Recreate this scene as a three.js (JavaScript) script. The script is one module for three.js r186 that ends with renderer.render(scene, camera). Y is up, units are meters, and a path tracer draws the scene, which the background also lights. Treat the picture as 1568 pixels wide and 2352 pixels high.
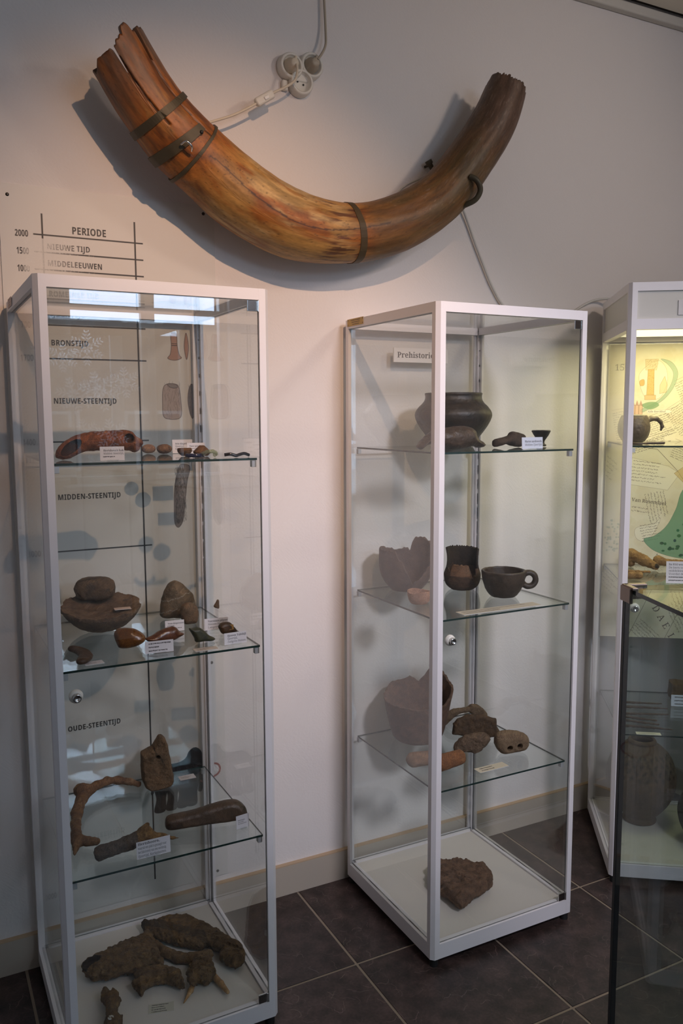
import * as THREE from 'three';
import { mergeGeometries } from 'three/addons/utils/BufferGeometryUtils.js';
import { RoundedBoxGeometry } from 'three/addons/geometries/RoundedBoxGeometry.js';
import { RectAreaLightUniformsLib } from 'three/addons/lights/RectAreaLightUniformsLib.js';
import { createNoise3D } from 'simplex-noise';

// ---------------------------------------------------------------- camera, sky, lights, exposure
const scene = new THREE.Scene();
const camera = new THREE.PerspectiveCamera(63.13, 1568 / 2352, 0.05, 60);
camera.position.set(-0.8402, 1.5007, 2.2868);
{
  const yaw = 0.4766, pitch = 0.1161, roll = 0.0041;
  camera.rotation.order = 'YXZ';
  camera.rotation.set(-pitch, -yaw, -roll);
}
scene.background = new THREE.Color(0.62, 0.78, 1.0);
scene.backgroundIntensity = 2.0;
RectAreaLightUniformsLib.init();
const daylight = new THREE.RectAreaLight(new THREE.Color(0.58, 0.75, 1.0), 12, 1.1, 0.54);
daylight.position.set(0.62, 2.42, 4.62); daylight.lookAt(0.62, 2.35, 0); scene.add(daylight);
const daylight2 = new THREE.RectAreaLight(new THREE.Color(0.56, 0.73, 1.0), 2.5, 1.2, 1.4);
daylight2.position.set(2.1, 1.6, 3.3); daylight2.lookAt(0, 1.6, 3.3); scene.add(daylight2);  // added fill light from the right, shining in through the side window
const EXPOSURE = 1.0, SPOT = 7.4, SPOT2 = 3.2, FILL3 = 15.5, CASELAMP = 9.5;
const renderer = new THREE.WebGLRenderer();
renderer.toneMapping = THREE.LinearToneMapping;
renderer.toneMappingExposure = EXPOSURE;
renderer.shadowMap.enabled = true;

// ---------------------------------------------------------------- helpers
function rng(a) { return () => { a = (a + 0x6d2b79f5) | 0; let t = Math.imul(a ^ (a >>> 15), 1 | a); t = (t + Math.imul(t ^ (t >>> 7), 61 | t)) ^ t; return ((t ^ (t >>> 14)) >>> 0) / 4294967296; }; }
const N3 = createNoise3D(rng(11));
const fbm = (x, y, z, o = 4) => { let s = 0, a = 0.5; for (let i = 0; i < o; i++) { s += a * N3(x, y, z); x = x * 2.03 + 7; y = y * 2.03 + 3; z = z * 2.03 + 5; a *= 0.5; } return s; };
const clamp = (x, a = 0, b = 1) => Math.min(b, Math.max(a, x)), mix = (a, b, t) => a + (b - a) * t;
const smooth = (a, b, x) => { const t = clamp((x - a) / (b - a)); return t * t * (3 - 2 * t); };
const mix3 = (a, b, t) => [mix(a[0], b[0], t), mix(a[1], b[1], t), mix(a[2], b[2], t)];
const used = {};
function numbered(n) { const k = used[n] = (used[n] ?? -1) + 1; return k ? n + '_' + String(k).padStart(3, '0') : n; }
function tag(o, label, category, group) { o.userData.label = label; o.userData.category = category; if (group) o.userData.group = group; return o; }
function thing(name, label, category, [x, y, z] = [0, 0, 0], turn = 0, group) { const o = new THREE.Group(); o.name = numbered(name); o.position.set(x, y, z); o.rotation.y = turn; scene.add(o); return tag(o, label, category, group); }
function mesh(name, geo, mat, parent = scene) { const m = new THREE.Mesh(geo, mat); m.name = parent === scene ? numbered(name) : name; m.castShadow = m.receiveShadow = true; parent.add(m); return m; }
function struct(name, geo, mat) { const m = mesh(name, geo, mat); m.userData.kind = 'structure'; return m; }
const box = (w, h, d, x = 0, y = 0, z = 0) => new THREE.BoxGeometry(w, h, d).translate(x, y, z);
const rbox = (w, h, d, r, x = 0, y = 0, z = 0) => new RoundedBoxGeometry(w, h, d, 2, r).translate(x, y, z);
const std = (color, roughness = 0.6, extra = {}) => new THREE.MeshStandardMaterial({ color: new THREE.Color().setRGB(...color), roughness, ...extra });
const phys = (o) => new THREE.MeshPhysicalMaterial(o);
const V = (p) => new THREE.Vector3(...p);
const tube = (pts, r, seg = 60, rad = 8) => new THREE.TubeGeometry(new THREE.CatmullRomCurve3(pts.map(V)), seg, r, rad, false);

function canvasTex(w, h, draw, srgb = true) {
  const c = document.createElement('canvas'); c.width = w; c.height = h;
  draw(c.getContext('2d'), w, h);
  const t = new THREE.CanvasTexture(c); if (srgb) t.colorSpace = THREE.SRGBColorSpace; t.magFilter = THREE.LinearFilter; t.anisotropy = 8; return t;
}

// naive surface nets: a closed surface from a distance-like field, with a colour for each vertex
function sdfGeo(f, lo, hi, cell, col) {
  const n = [0, 1, 2].map((k) => Math.ceil((hi[k] - lo[k]) / cell) + 1), [nx, ny, nz] = n, id = (i, j, k) => (k * ny + j) * nx + i;
  const g = new Float32Array(nx * ny * nz);
  for (let k = 0; k < nz; k++) for (let j = 0; j < ny; j++) for (let i = 0; i < nx; i++) g[id(i, j, k)] = f(lo[0] + i * cell, lo[1] + j * cell, lo[2] + k * cell);
  const vi = new Int32Array(nx * ny * nz).fill(-1), pos = [], idx = [], colr = [], nrm = [];
  for (let k = 0; k < nz - 1; k++) for (let j = 0; j < ny - 1; j++) for (let i = 0; i < nx - 1; i++) {
    let m = 0; const v = [];
    for (let c = 0; c < 8; c++) { const x = g[id(i + (c & 1), j + ((c >> 1) & 1), k + (c >> 2))]; v.push(x); if (x < 0) m++; }
    if (m === 0 || m === 8) continue;
    let px = 0, py = 0, pz = 0, q = 0;
    for (let a = 0; a < 8; a++) for (const b of [1, 2, 4]) if (!(a & b)) {
      const va = v[a], vb = v[a | b]; if ((va < 0) === (vb < 0)) continue;
      const t = va / (va - vb); px += (a & 1) + (b === 1 ? t : 0); py += ((a >> 1) & 1) + (b === 2 ? t : 0); pz += (a >> 2) + (b === 4 ? t : 0); q++;
    }
    const P = [lo[0] + (i + px / q) * cell, lo[1] + (j + py / q) * cell, lo[2] + (k + pz / q) * cell];
    const h = cell * 0.6, grad = () => [f(P[0] + h, P[1], P[2]) - f(P[0] - h, P[1], P[2]), f(P[0], P[1] + h, P[2]) - f(P[0], P[1] - h, P[2]), f(P[0], P[1], P[2] + h) - f(P[0], P[1], P[2] - h)].map((x) => x / (2 * h));
    let n; for (let it = 0; it < 2; it++) { n = grad(); const m2 = n[0] * n[0] + n[1] * n[1] + n[2] * n[2] + 1e-9, s = clamp(f(...P) / Math.sqrt(m2), -cell * 0.5, cell * 0.5) / Math.sqrt(m2) * (it ? 1 : 0.9); for (let c = 0; c < 3; c++) P[c] -= n[c] * s; }
    const nl = Math.hypot(...n) || 1; nrm.push(n[0] / nl, n[1] / nl, n[2] / nl);
    vi[id(i, j, k)] = pos.length / 3; pos.push(...P); if (col) colr.push(...col(...P));
  }
  const quad = (a, b, c, d, flip) => { if (a < 0 || b < 0 || c < 0 || d < 0) return; flip ? idx.push(a, c, b, a, d, c) : idx.push(a, b, c, a, c, d); };
  for (let k = 1; k < nz - 1; k++) for (let j = 1; j < ny - 1; j++) for (let i = 1; i < nx - 1; i++) {
    const s = g[id(i, j, k)] < 0;
    if (s !== g[id(i + 1, j, k)] < 0) quad(vi[id(i, j - 1, k - 1)], vi[id(i, j, k - 1)], vi[id(i, j, k)], vi[id(i, j - 1, k)], !s);
    if (s !== g[id(i, j + 1, k)] < 0) quad(vi[id(i - 1, j, k - 1)], vi[id(i - 1, j, k)], vi[id(i, j, k)], vi[id(i, j, k - 1)], !s);
    if (s !== g[id(i, j, k + 1)] < 0) quad(vi[id(i - 1, j - 1, k)], vi[id(i, j - 1, k)], vi[id(i, j, k)], vi[id(i - 1, j, k)], !s);
  }
  const geo = new THREE.BufferGeometry();
  geo.setAttribute('position', new THREE.Float32BufferAttribute(pos, 3));
  if (col) geo.setAttribute('color', new THREE.Float32BufferAttribute(colr, 3));
  { const uv = []; for (let i = 0; i < pos.length; i += 3) uv.push((pos[i] + 0.71 * pos[i + 2]) * 11, (pos[i + 1] + 0.53 * pos[i + 2]) * 11); geo.setAttribute('uv', new THREE.Float32BufferAttribute(uv, 2)); }
  geo.setAttribute('normal', new THREE.Float32BufferAttribute(nrm, 3)); geo.setIndex(idx); return geo;
}
function sdPoly(pts, x, y) {
  let d = Infinity, s = 1;
  for (let i = 0, j = pts.length - 1; i < pts.length; j = i++) {
    const [ax, ay] = pts[i], [bx, by] = pts[j], ex = bx - ax, ey = by - ay, wx = x - ax, wy = y - ay;
    const t = clamp((wx * ex + wy * ey) / (ex * ex + ey * ey)), dx = wx - ex * t, dy = wy - ey * t;
    d = Math.min(d, dx * dx + dy * dy);
    const c1 = y >= ay, c2 = y < by, c3 = ex * wy > ey * wx;
    if ((c1 && c2 && c3) || (!c1 && !c2 && !c3)) s = -s;
  }
  return s * Math.sqrt(d);
}
const smoothPts = (pts, n = 60) => new THREE.CatmullRomCurve3(pts.map(([x, y]) => new THREE.Vector3(x, y, 0)), true, 'centripetal').getPoints(n).slice(0, -1).map((p) => [p.x, p.y]);
const smin = (a, b, k) => { const h = clamp(0.5 + 0.5 * (b - a) / k); return mix(b, a, h) - k * h * (1 - h); };
function capsule(x, y, z, a, b, ra, rb) {
  const ex = b[0] - a[0], ey = b[1] - a[1], ez = b[2] - a[2], wx = x - a[0], wy = y - a[1], wz = z - a[2];
  const t = clamp((wx * ex + wy * ey + wz * ez) / (ex * ex + ey * ey + ez * ez));
  return Math.hypot(wx - ex * t, wy - ey * t, wz - ez * t) - mix(ra, rb, t);
}
// a rounded solid whose outline is pts (x, y): thickness 2T along z, edge rounded over R; jag roughens it
function pillow(pts, T, R, { cell = 0.0022, jag = 0.002, freq = 40, seed = 0, sharp = false, cut, col, relief } = {}) {
  const o = sharp ? pts : smoothPts(pts), xs = o.map((p) => p[0]), ys = o.map((p) => p[1]), m = 3 * cell;
  const lo = [Math.min(...xs) - m, Math.min(...ys) - m, -T - m], hi = [Math.max(...xs) + m, Math.max(...ys) + m, T + m], K = Math.min(T, R);
  return sdfGeo((x, y, z) => {
    const d = sdPoly(o, x, y), q = Math.max(0, 1 + d / R);
    let f = (Math.sqrt(q * q + (z / T) ** 2) - 1) * K;
    if (jag) f += jag * fbm(x * freq + seed, y * freq, z * freq, 3);
    if (relief) f += relief(x, y, z);
    if (cut) f = Math.max(f, cut(x, y, z));
    return f;
  }, lo, hi, cell, col);
}
const mottle = (a, b, c, freq = 30, seed = 0) => (x, y, z) => {
  const n = fbm(x * freq + seed, y * freq + seed, z * freq, 4), k = N3(x * freq * 5 + seed, y * freq * 5, z * freq * 5) * 0.5 + 0.5;
  const r = mix3(mix3(a, b, smooth(-0.35, 0.35, n)), c, smooth(0.25, 0.6, fbm(x * freq * 0.7 + 40 + seed, y * freq * 0.7, z * freq * 0.7, 3)));
  const g = (0.85 + 0.3 * k) * 1.12; return [r[0] * g * 1.1, r[1] * g * 0.96, r[2] * g * 0.78];
};
const grain = (() => { const t = canvasTex(512, 512, (c) => { const im = c.createImageData(512, 512), r = rng(77); for (let y = 0; y < 512; y++) for (let x = 0; x < 512; x++) { const a = x / 512 * 6.2832, b = y / 512 * 6.2832, n = fbm(Math.cos(a) * 5 + 9, Math.sin(a) * 5 + Math.cos(b) * 5, Math.sin(b) * 5, 5), v = clamp(0.8 + 0.5 * n + 0.16 * (r() - 0.5), 0.3, 1), i = (y * 512 + x) * 4; im.data[i] = im.data[i + 1] = im.data[i + 2] = 255 * v; im.data[i + 3] = 255; } c.putImageData(im, 0, 0); }, false); t.wrapS = t.wrapT = THREE.RepeatWrapping; return t; })();
const MAT = {
  matte: new THREE.MeshStandardMaterial({ vertexColors: true, roughness: 0.85, map: grain, bumpMap: grain, bumpScale: 0.0012 }),
  satin: new THREE.MeshStandardMaterial({ vertexColors: true, roughness: 0.45, map: grain, bumpMap: grain, bumpScale: 0.0004 }),
  gloss: new THREE.MeshStandardMaterial({ vertexColors: true, roughness: 0.25, map: grain }),
};

// ---------------------------------------------------------------- shared materials
const noiseBump = (size, freq, seed) => { const t = canvasTex(size, size, (c) => { const im = c.createImageData(size, size); for (let y = 0; y < size; y++) for (let x = 0; x < size; x++) { const a = x / size * 6.2832, b = y / size * 6.2832, v = fbm(Math.cos(a) * freq + seed, Math.sin(a) * freq + Math.cos(b) * freq, Math.sin(b) * freq, 3) * 0.5 + 0.5, i = (y * size + x) * 4; im.data[i] = im.data[i + 1] = im.data[i + 2] = 255 * v; im.data[i + 3] = 255; } c.putImageData(im, 0, 0); }, false); t.wrapS = t.wrapT = THREE.RepeatWrapping; return t; };
const plasterBump = noiseBump(512, 5, 3); plasterBump.repeat.set(3, 3);
const plaster = std([0.74, 0.70, 0.68], 0.9, { bumpMap: plasterBump, bumpScale: 0.0005 });
const plaster2 = std([0.70, 0.67, 0.65], 0.9);
const skirting = std([0.46, 0.40, 0.33], 0.6), edgeTan = std([0.5, 0.36, 0.235], 0.7);
const alu = std([0.8, 0.765, 0.77], 0.4, { metalness: 0.1 }), aluIn = std([0.55, 0.56, 0.57], 0.38, { metalness: 0.5 });
const chrome = std([0.62, 0.60, 0.58], 0.12, { metalness: 1 }), hingeDark = std([0.16, 0.135, 0.12], 0.18, { metalness: 0.9 }), darkMetal = std([0.05, 0.045, 0.04], 0.35, { metalness: 0.6 }), rubber = std([0.012, 0.012, 0.012], 0.6);
const glass = phys({ color: new THREE.Color(0.972, 0.982, 0.981), roughness: 0, transmission: 1, thickness: 0, ior: 1.5, specularIntensity: 1.0 });
const shelfGlass = phys({ color: new THREE.Color(0.95, 0.975, 0.97), roughness: 0, transmission: 1, thickness: 0, ior: 1.52 });
const darkGlass = phys({ color: new THREE.Color(0.88, 0.91, 0.905), roughness: 0, transmission: 1, thickness: 0, ior: 1.5, specularIntensity: 0.4 });
const glassEdge = std([0.012, 0.032, 0.028], 0.15), glassEdgeGrey = std([0.10, 0.12, 0.12], 0.25);
const whiteBoard = std([0.68, 0.63, 0.565], 0.55), plastic = std([0.68, 0.66, 0.6], 0.4), plasticDark = std([0.42, 0.36, 0.28], 0.45), cream = std([0.62, 0.55, 0.44], 0.5);
const paperMat = std([0.78, 0.76, 0.76], 0.6);
// ---------------------------------------------------------------- the room
const X0 = -2.3, X1 = 1.805, ZB = 4.3, H = 2.91;
function planarUV(g, s = 1) { const p = g.attributes.position, n = g.attributes.normal, uv = new Float32Array(p.count * 2); for (let i = 0; i < p.count; i++) { const ax = Math.abs(n.getX(i)), ay = Math.abs(n.getY(i)); uv[2 * i] = (ax > 0.7 ? p.getZ(i) : p.getX(i)) * s; uv[2 * i + 1] = (ay > 0.7 ? p.getZ(i) : p.getY(i)) * s; } g.setAttribute('uv', new THREE.BufferAttribute(uv, 2)); return g; }
struct('wall_back', planarUV(box(X1 - X0 + 0.4, H + 0.3, 0.15, (X0 + X1) / 2, H / 2, -0.075)), plaster);
{
  const z0 = 2.7, z1 = 3.9, a = 0.9, b = 2.3, q = [], span = (p, r, c, d) => q.push(box(0.2, d - c, r - p, X1 + 0.1, (c + d) / 2, (p + r) / 2));
  span(-0.15, z0, -0.15, H + 0.15); span(z1, ZB + 0.15, -0.15, H + 0.15); span(z0, z1, -0.15, a); span(z0, z1, b, H + 0.15);
  struct('wall_right', planarUV(mergeGeometries(q)), plaster);
  const white = std([0.75, 0.75, 0.73], 0.4), g = struct('added_window_2', mergeGeometries([box(0.06, b - a, 0.05, X1 + 0.1, (a + b) / 2, z0 + 0.025), box(0.06, b - a, 0.05, X1 + 0.1, (a + b) / 2, z1 - 0.025), box(0.06, 0.05, z1 - z0, X1 + 0.1, a + 0.025, (z0 + z1) / 2), box(0.06, 0.05, z1 - z0, X1 + 0.1, b - 0.025, (z0 + z1) / 2)]), white);  // added window, made up to carry the fill light from the right
  mesh('mullion', box(0.055, b - a, 0.06, X1 + 0.1, (a + b) / 2, (z0 + z1) / 2), white, g); mesh('pane', new THREE.PlaneGeometry(z1 - z0 - 0.08, b - a - 0.08).rotateY(-Math.PI / 2).translate(X1 + 0.1, (a + b) / 2, (z0 + z1) / 2), glass, g);
  mesh('window_sill', rbox(0.22, 0.035, z1 - z0 + 0.1, 0.01, X1 - 0.03, a - 0.012, (z0 + z1) / 2), white, g);
}
struct('wall_left', planarUV(box(0.15, H + 0.3, ZB + 0.3, X0 - 0.075, H / 2, ZB / 2)), plaster);
{
  const wx0 = 0.07, wx1 = 1.17, wy0 = 1.05, wy1 = 2.67, w = X1 - X0 + 0.3, parts = [];
  const span = (a, b, y0, y1) => parts.push(box(b - a, y1 - y0, 0.2, (a + b) / 2, (y0 + y1) / 2, ZB + 0.1));
  span(X0 - 0.15, wx0, -0.15, H + 0.15); span(wx1, X1 + 0.15, -0.15, H + 0.15); span(wx0, wx1, -0.15, wy0); span(wx0, wx1, wy1, H + 0.15);
  struct('wall_front', planarUV(mergeGeometries(parts)), plaster);
  const white = std([0.75, 0.75, 0.73], 0.4), g = struct('window_1', mergeGeometries([box(0.05, wy1 - wy0, 0.06, wx0 + 0.025, (wy0 + wy1) / 2, ZB + 0.1), box(0.05, wy1 - wy0, 0.06, wx1 - 0.025, (wy0 + wy1) / 2, ZB + 0.1), box(wx1 - wx0, 0.05, 0.06, (wx0 + wx1) / 2, wy0 + 0.025, ZB + 0.1), box(wx1 - wx0, 0.05, 0.06, (wx0 + wx1) / 2, wy1 - 0.025, ZB + 0.1)]), white);
  mesh('mullion', box(0.09, wy1 - wy0, 0.055, (wx0 + wx1) / 2, (wy0 + wy1) / 2, ZB + 0.1), white, g);
  for (const x of [(wx0 * 3 + wx1) / 4, (wx0 + wx1 * 3) / 4]) { mesh('glazing_bar', box((wx1 - wx0) / 2 - 0.09, 0.035, 0.05, x, 2.2, ZB + 0.1), white, g); mesh('pane', new THREE.PlaneGeometry((wx1 - wx0) / 2 - 0.08, wy1 - wy0 - 0.09).rotateY(Math.PI).translate(x, (wy0 + wy1) / 2, ZB + 0.1), glass, g); }
  mesh('window_sill', rbox(wx1 - wx0 + 0.1, 0.035, 0.22, 0.01, (wx0 + wx1) / 2, wy0 - 0.012, ZB - 0.03), white, g);
  const paper = phys({ color: new THREE.Color(0.95, 0.96, 0.97), roughness: 1, transmission: 0.95, thickness: 0, side: THREE.DoubleSide });
  const flake = (r, seed) => {
    const parts = [], sh = (pts) => new THREE.ExtrudeGeometry(new THREE.Shape(pts.map(([x, y]) => new THREE.Vector2(x * r, y * r))), { depth: 0.0008, bevelEnabled: false });
    const arm = mergeGeometries([sh([[-0.04, 0.05], [0.04, 0.05], [0.05, 0.9], [0, 1], [-0.05, 0.9]]), ...[0.4, 0.6, 0.78].flatMap((y, i) => [1, -1].map((s) => sh(s > 0 ? [[0, y], [0.3 - i * 0.07, y + 0.2], [0.27 - i * 0.07, y + 0.28], [0, y + 0.1]] : [[0, y + 0.1], [-0.27 + i * 0.07, y + 0.28], [-0.3 + i * 0.07, y + 0.2], [0, y]])))]);
    for (let k = 0; k < 6; k++) { parts.push(arm.clone().rotateZ(k * Math.PI / 3 + seed)); parts.push(sh([[-0.16, 0.2], [0, 0.08], [0.16, 0.2], [0, 0.36]]).rotateZ((k + 0.5) * Math.PI / 3 + seed)); }
    return mergeGeometries(parts);
  };
  for (const [x, y, r, s, l] of [[0.22, 1.94, 0.11, 0, 'topmost white paper snowflake stuck to the window pane'], [0.29, 1.66, 0.13, 0.3, 'large white paper snowflake stuck to the window at middle height'], [0.46, 1.72, 0.1, 0.1, 'white paper snowflake on the window pane beside the mullion'], [0.36, 1.37, 0.11, 0.2, 'lowest white paper snowflake stuck to the window pane']]) { const m = tag(mesh('paper_snowflake', flake(r, s), paper), l, 'snowflake', 'paper snowflakes on the window'); m.position.set(x, y, ZB + 0.092); }
}
{ // what the window looks out on: a street and the house across it
  struct('street', box(30, 0.1, 18, 0, -0.4, 14), std([0.12, 0.12, 0.12], 0.9));
  const h = thing('house', 'low brick house across the street, outside the window', 'house', [0.6, -0.35, 16]), hw = std([0.2, 0.13, 0.1], 0.9);
  mesh('house_wall', box(12, 4.2, 0.3, 0, 2.1, 0.15), hw, h);
  mesh('house_roof', new THREE.ExtrudeGeometry(new THREE.Shape([[-0.3, 4.1], [4, 5.2], [4, 5.0], [0, 4.0]].map(([x, y]) => new THREE.Vector2(x, y))), { depth: 12.4, bevelEnabled: false }).rotateY(-Math.PI / 2).translate(6.2, 0.1, 0), std([0.12, 0.08, 0.07], 0.9), h);
  for (const x of [-3.2, -1.1, 1.1, 3.2]) { const f = mesh('house_window', box(1.0, 1.2, 0.06, x, 1.35, -0.02), std([0.6, 0.6, 0.6], 0.6), h); mesh('house_pane', box(0.86, 1.06, 0.02, x, 1.35, -0.05), std([0.05, 0.06, 0.07], 0.1), f); }
}
struct('baseboard_back', box(X1 - X0, 0.095, 0.0144, (X0 + X1) / 2, 0.0475, 0.0072), skirting);
mesh('top_edge', box(X1 - X0, 0.004, 0.0146, (X0 + X1) / 2, 0.097, 0.0073), edgeTan, scene.getObjectByName('baseboard_back'));  // top edge coloured a warmer tan than the board face
struct('baseboard_right', box(0.0144, 0.098, ZB, X1 - 0.0072, 0.049, ZB / 2 + 0.0144), skirting);
struct('baseboard_left', box(0.0144, 0.098, ZB - 0.0144, X0 + 0.0072, 0.049, ZB / 2 + 0.0072), skirting);
// floor: grout bed with one mesh for each tile
{
  const floor = struct('floor', box(X1 - X0 + 0.3, 0.12, ZB + 0.3, (X0 + X1) / 2, -0.0625, ZB / 2), std([0.30, 0.235, 0.175], 0.9));
  const S = 1024, tex = canvasTex(S, S, (c) => {
    const r = rng(5), im = c.createImageData(S, S);
    for (let y = 0; y < S; y++) for (let x = 0; x < S; x++) { const n = fbm(x * 0.012, y * 0.012, 1, 4), m = fbm(x * 0.09, y * 0.09, 9, 2), i = (y * S + x) * 4, v = 1 + 0.5 * n + 0.25 * m; im.data[i] = 61 * v; im.data[i + 1] = 48 * v; im.data[i + 2] = 45 * v; im.data[i + 3] = 255; }
    c.putImageData(im, 0, 0);
    for (let k = 0; k < 700; k++) {
      let x = r() * S, y = r() * S, a = -0.35 + (r() - 0.5) * 2.2; const len = 8 + r() * 46; c.strokeStyle = `rgba(${165 + r() * 30},${148 + r() * 20},${138 + r() * 20},${0.12 + r() * 0.4})`; c.lineWidth = 0.6 + r() * 1.1; c.beginPath(); c.moveTo(x, y);
      for (let s = 0; s < len; s += 5) { a += (r() - 0.5) * 1.5; x += Math.cos(a) * 5; y += Math.sin(a) * 5; c.lineTo(x, y); } c.stroke();
    }
  });
  tex.wrapS = tex.wrapT = THREE.RepeatWrapping;
  const mats = [0.92, 1, 1.1].map((v) => new THREE.MeshStandardMaterial({ map: tex, color: new THREE.Color().setRGB(v, v, v), roughness: 0.42 }));
  const P = 0.405, w = P - 0.0075, geos = [];
  for (let k = 0; k < 6; k++) { const g = new RoundedBoxGeometry(w, 0.012, w, 1, 0.0012), p = g.attributes.position, uv = g.attributes.uv, ca = Math.cos(k * 0.3 - 0.4), sa = Math.sin(k * 0.3 - 0.4); for (let i = 0; i < p.count; i++) { const x = p.getX(i) * 1.05, z = p.getZ(i) * 1.05; uv.setXY(i, x * ca - z * sa + k * 0.37, x * sa + z * ca + k * 0.61); } geos.push(g); }
  const r = rng(8);
  for (let i = -6; i <= 4; i++) for (let j = -1; j < 10; j++) {
    const x0 = 0.1716 + i * P - P / 2 + P / 2, z0 = 0.4069 + j * P, x = x0 + P / 2, z = z0 + P / 2;
    if (x + w / 2 > X1 + 0.3 || x - w / 2 < X0 - 0.3 || z - w / 2 > ZB) continue;
    const m = mesh('tile', geos[Math.floor(r() * 6)], mats[Math.floor(r() * 3)], floor); m.position.set(x, -0.006, z);
  }
}
// ceiling: slab, painted boards along the wall, cornice strip
{
  const c = struct('ceiling', box(X1 - X0 + 0.3, 0.1, ZB + 0.3, (X0 + X1) / 2, H + 0.075, ZB / 2), std([0.12, 0.1, 0.08], 0.9));
  const paint = std([0.8, 0.74, 0.62], 0.65), g = new THREE.BoxGeometry(X1 - X0, 0.016, 0.125);
  for (let z = 0.1; z < ZB; z += 0.135) { const m = mesh('board', g, paint, c); m.position.set((X0 + X1) / 2, H + 0.016, z); }
  struct('trim_1', rbox(X1 - X0, 0.032, 0.03, 0.006, (X0 + X1) / 2, H - 0.014, 0.015), std([0.6, 0.57, 0.52], 0.7));
}
// ceiling spotlights: one for the tusk and the left cases, one for the right part of the wall
function spotlight(L, T, label, color, power, angle, radius, size = 1) {
  const t = thing('ceiling_spotlight', label, 'spotlight', [L[0], 2.91, L[2]], 0, 'ceiling spotlights');
  mesh('canopy', new THREE.CylinderGeometry(0.045, 0.045, 0.03, 24).translate(0, -0.005, 0), darkMetal, t);
  mesh('arm', new THREE.CylinderGeometry(0.008, 0.008, 0.12, 10).translate(0, -0.06, 0), darkMetal, t);
  const dir = new THREE.Vector3(T[0] - L[0], T[1] - L[1], T[2] - L[2]).normalize(), q = new THREE.Quaternion().setFromUnitVectors(new THREE.Vector3(0, 0, 1), dir);
  const can = new THREE.LatheGeometry([[0.0, -0.1], [0.03, -0.1], [0.04, -0.06], [0.045, 0.02], [0.042, 0.02], [0.036, -0.055], [0.0, -0.06]].map(([x, y]) => new THREE.Vector2(x, y)), 28).rotateX(Math.PI / 2);
  can.scale(size, size, size); can.applyQuaternion(q); can.translate(0, L[1] - 2.91, 0); mesh('housing', can, darkMetal, t);
  const bulb = mesh('bulb', new THREE.SphereGeometry(0.02 * size, 16, 10).translate(0, L[1] - 2.91, 0), std([1, 1, 1], 0.4, { emissive: new THREE.Color().setRGB(...color), emissiveIntensity: 5 }), t); bulb.castShadow = false;
  const s = new THREE.SpotLight(new THREE.Color().setRGB(...color), power, 0, angle, 0.95, 2); s.position.set(...L); s.target.position.set(...T); s.castShadow = true; s.shadow.radius = radius; scene.add(s, s.target);
}
spotlight([-0.18, 2.7, 1.92], [-0.06, 1.62, 0], 'small black ceiling spotlight aimed at the tusk and the period board', [1, 0.60, 0.36], SPOT, 0.47, 0.6);
spotlight([1.45, 2.78, 2.0], [0.9, 1.9, 0], 'small black ceiling spotlight aimed at the bare wall above the lit case', [1, 0.8, 0.66], SPOT2, 0.8, 6, 2);
spotlight([0.45, 2.62, 2.85], [0.62, 0.72, 0], 'large round added fill floodlight under the ceiling aimed at the pottery case', [1.0, 0.925, 1.03], FILL3, 0.42, 8, 4);  // added fill for the pottery case; housing enlarged to suit its soft light

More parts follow.
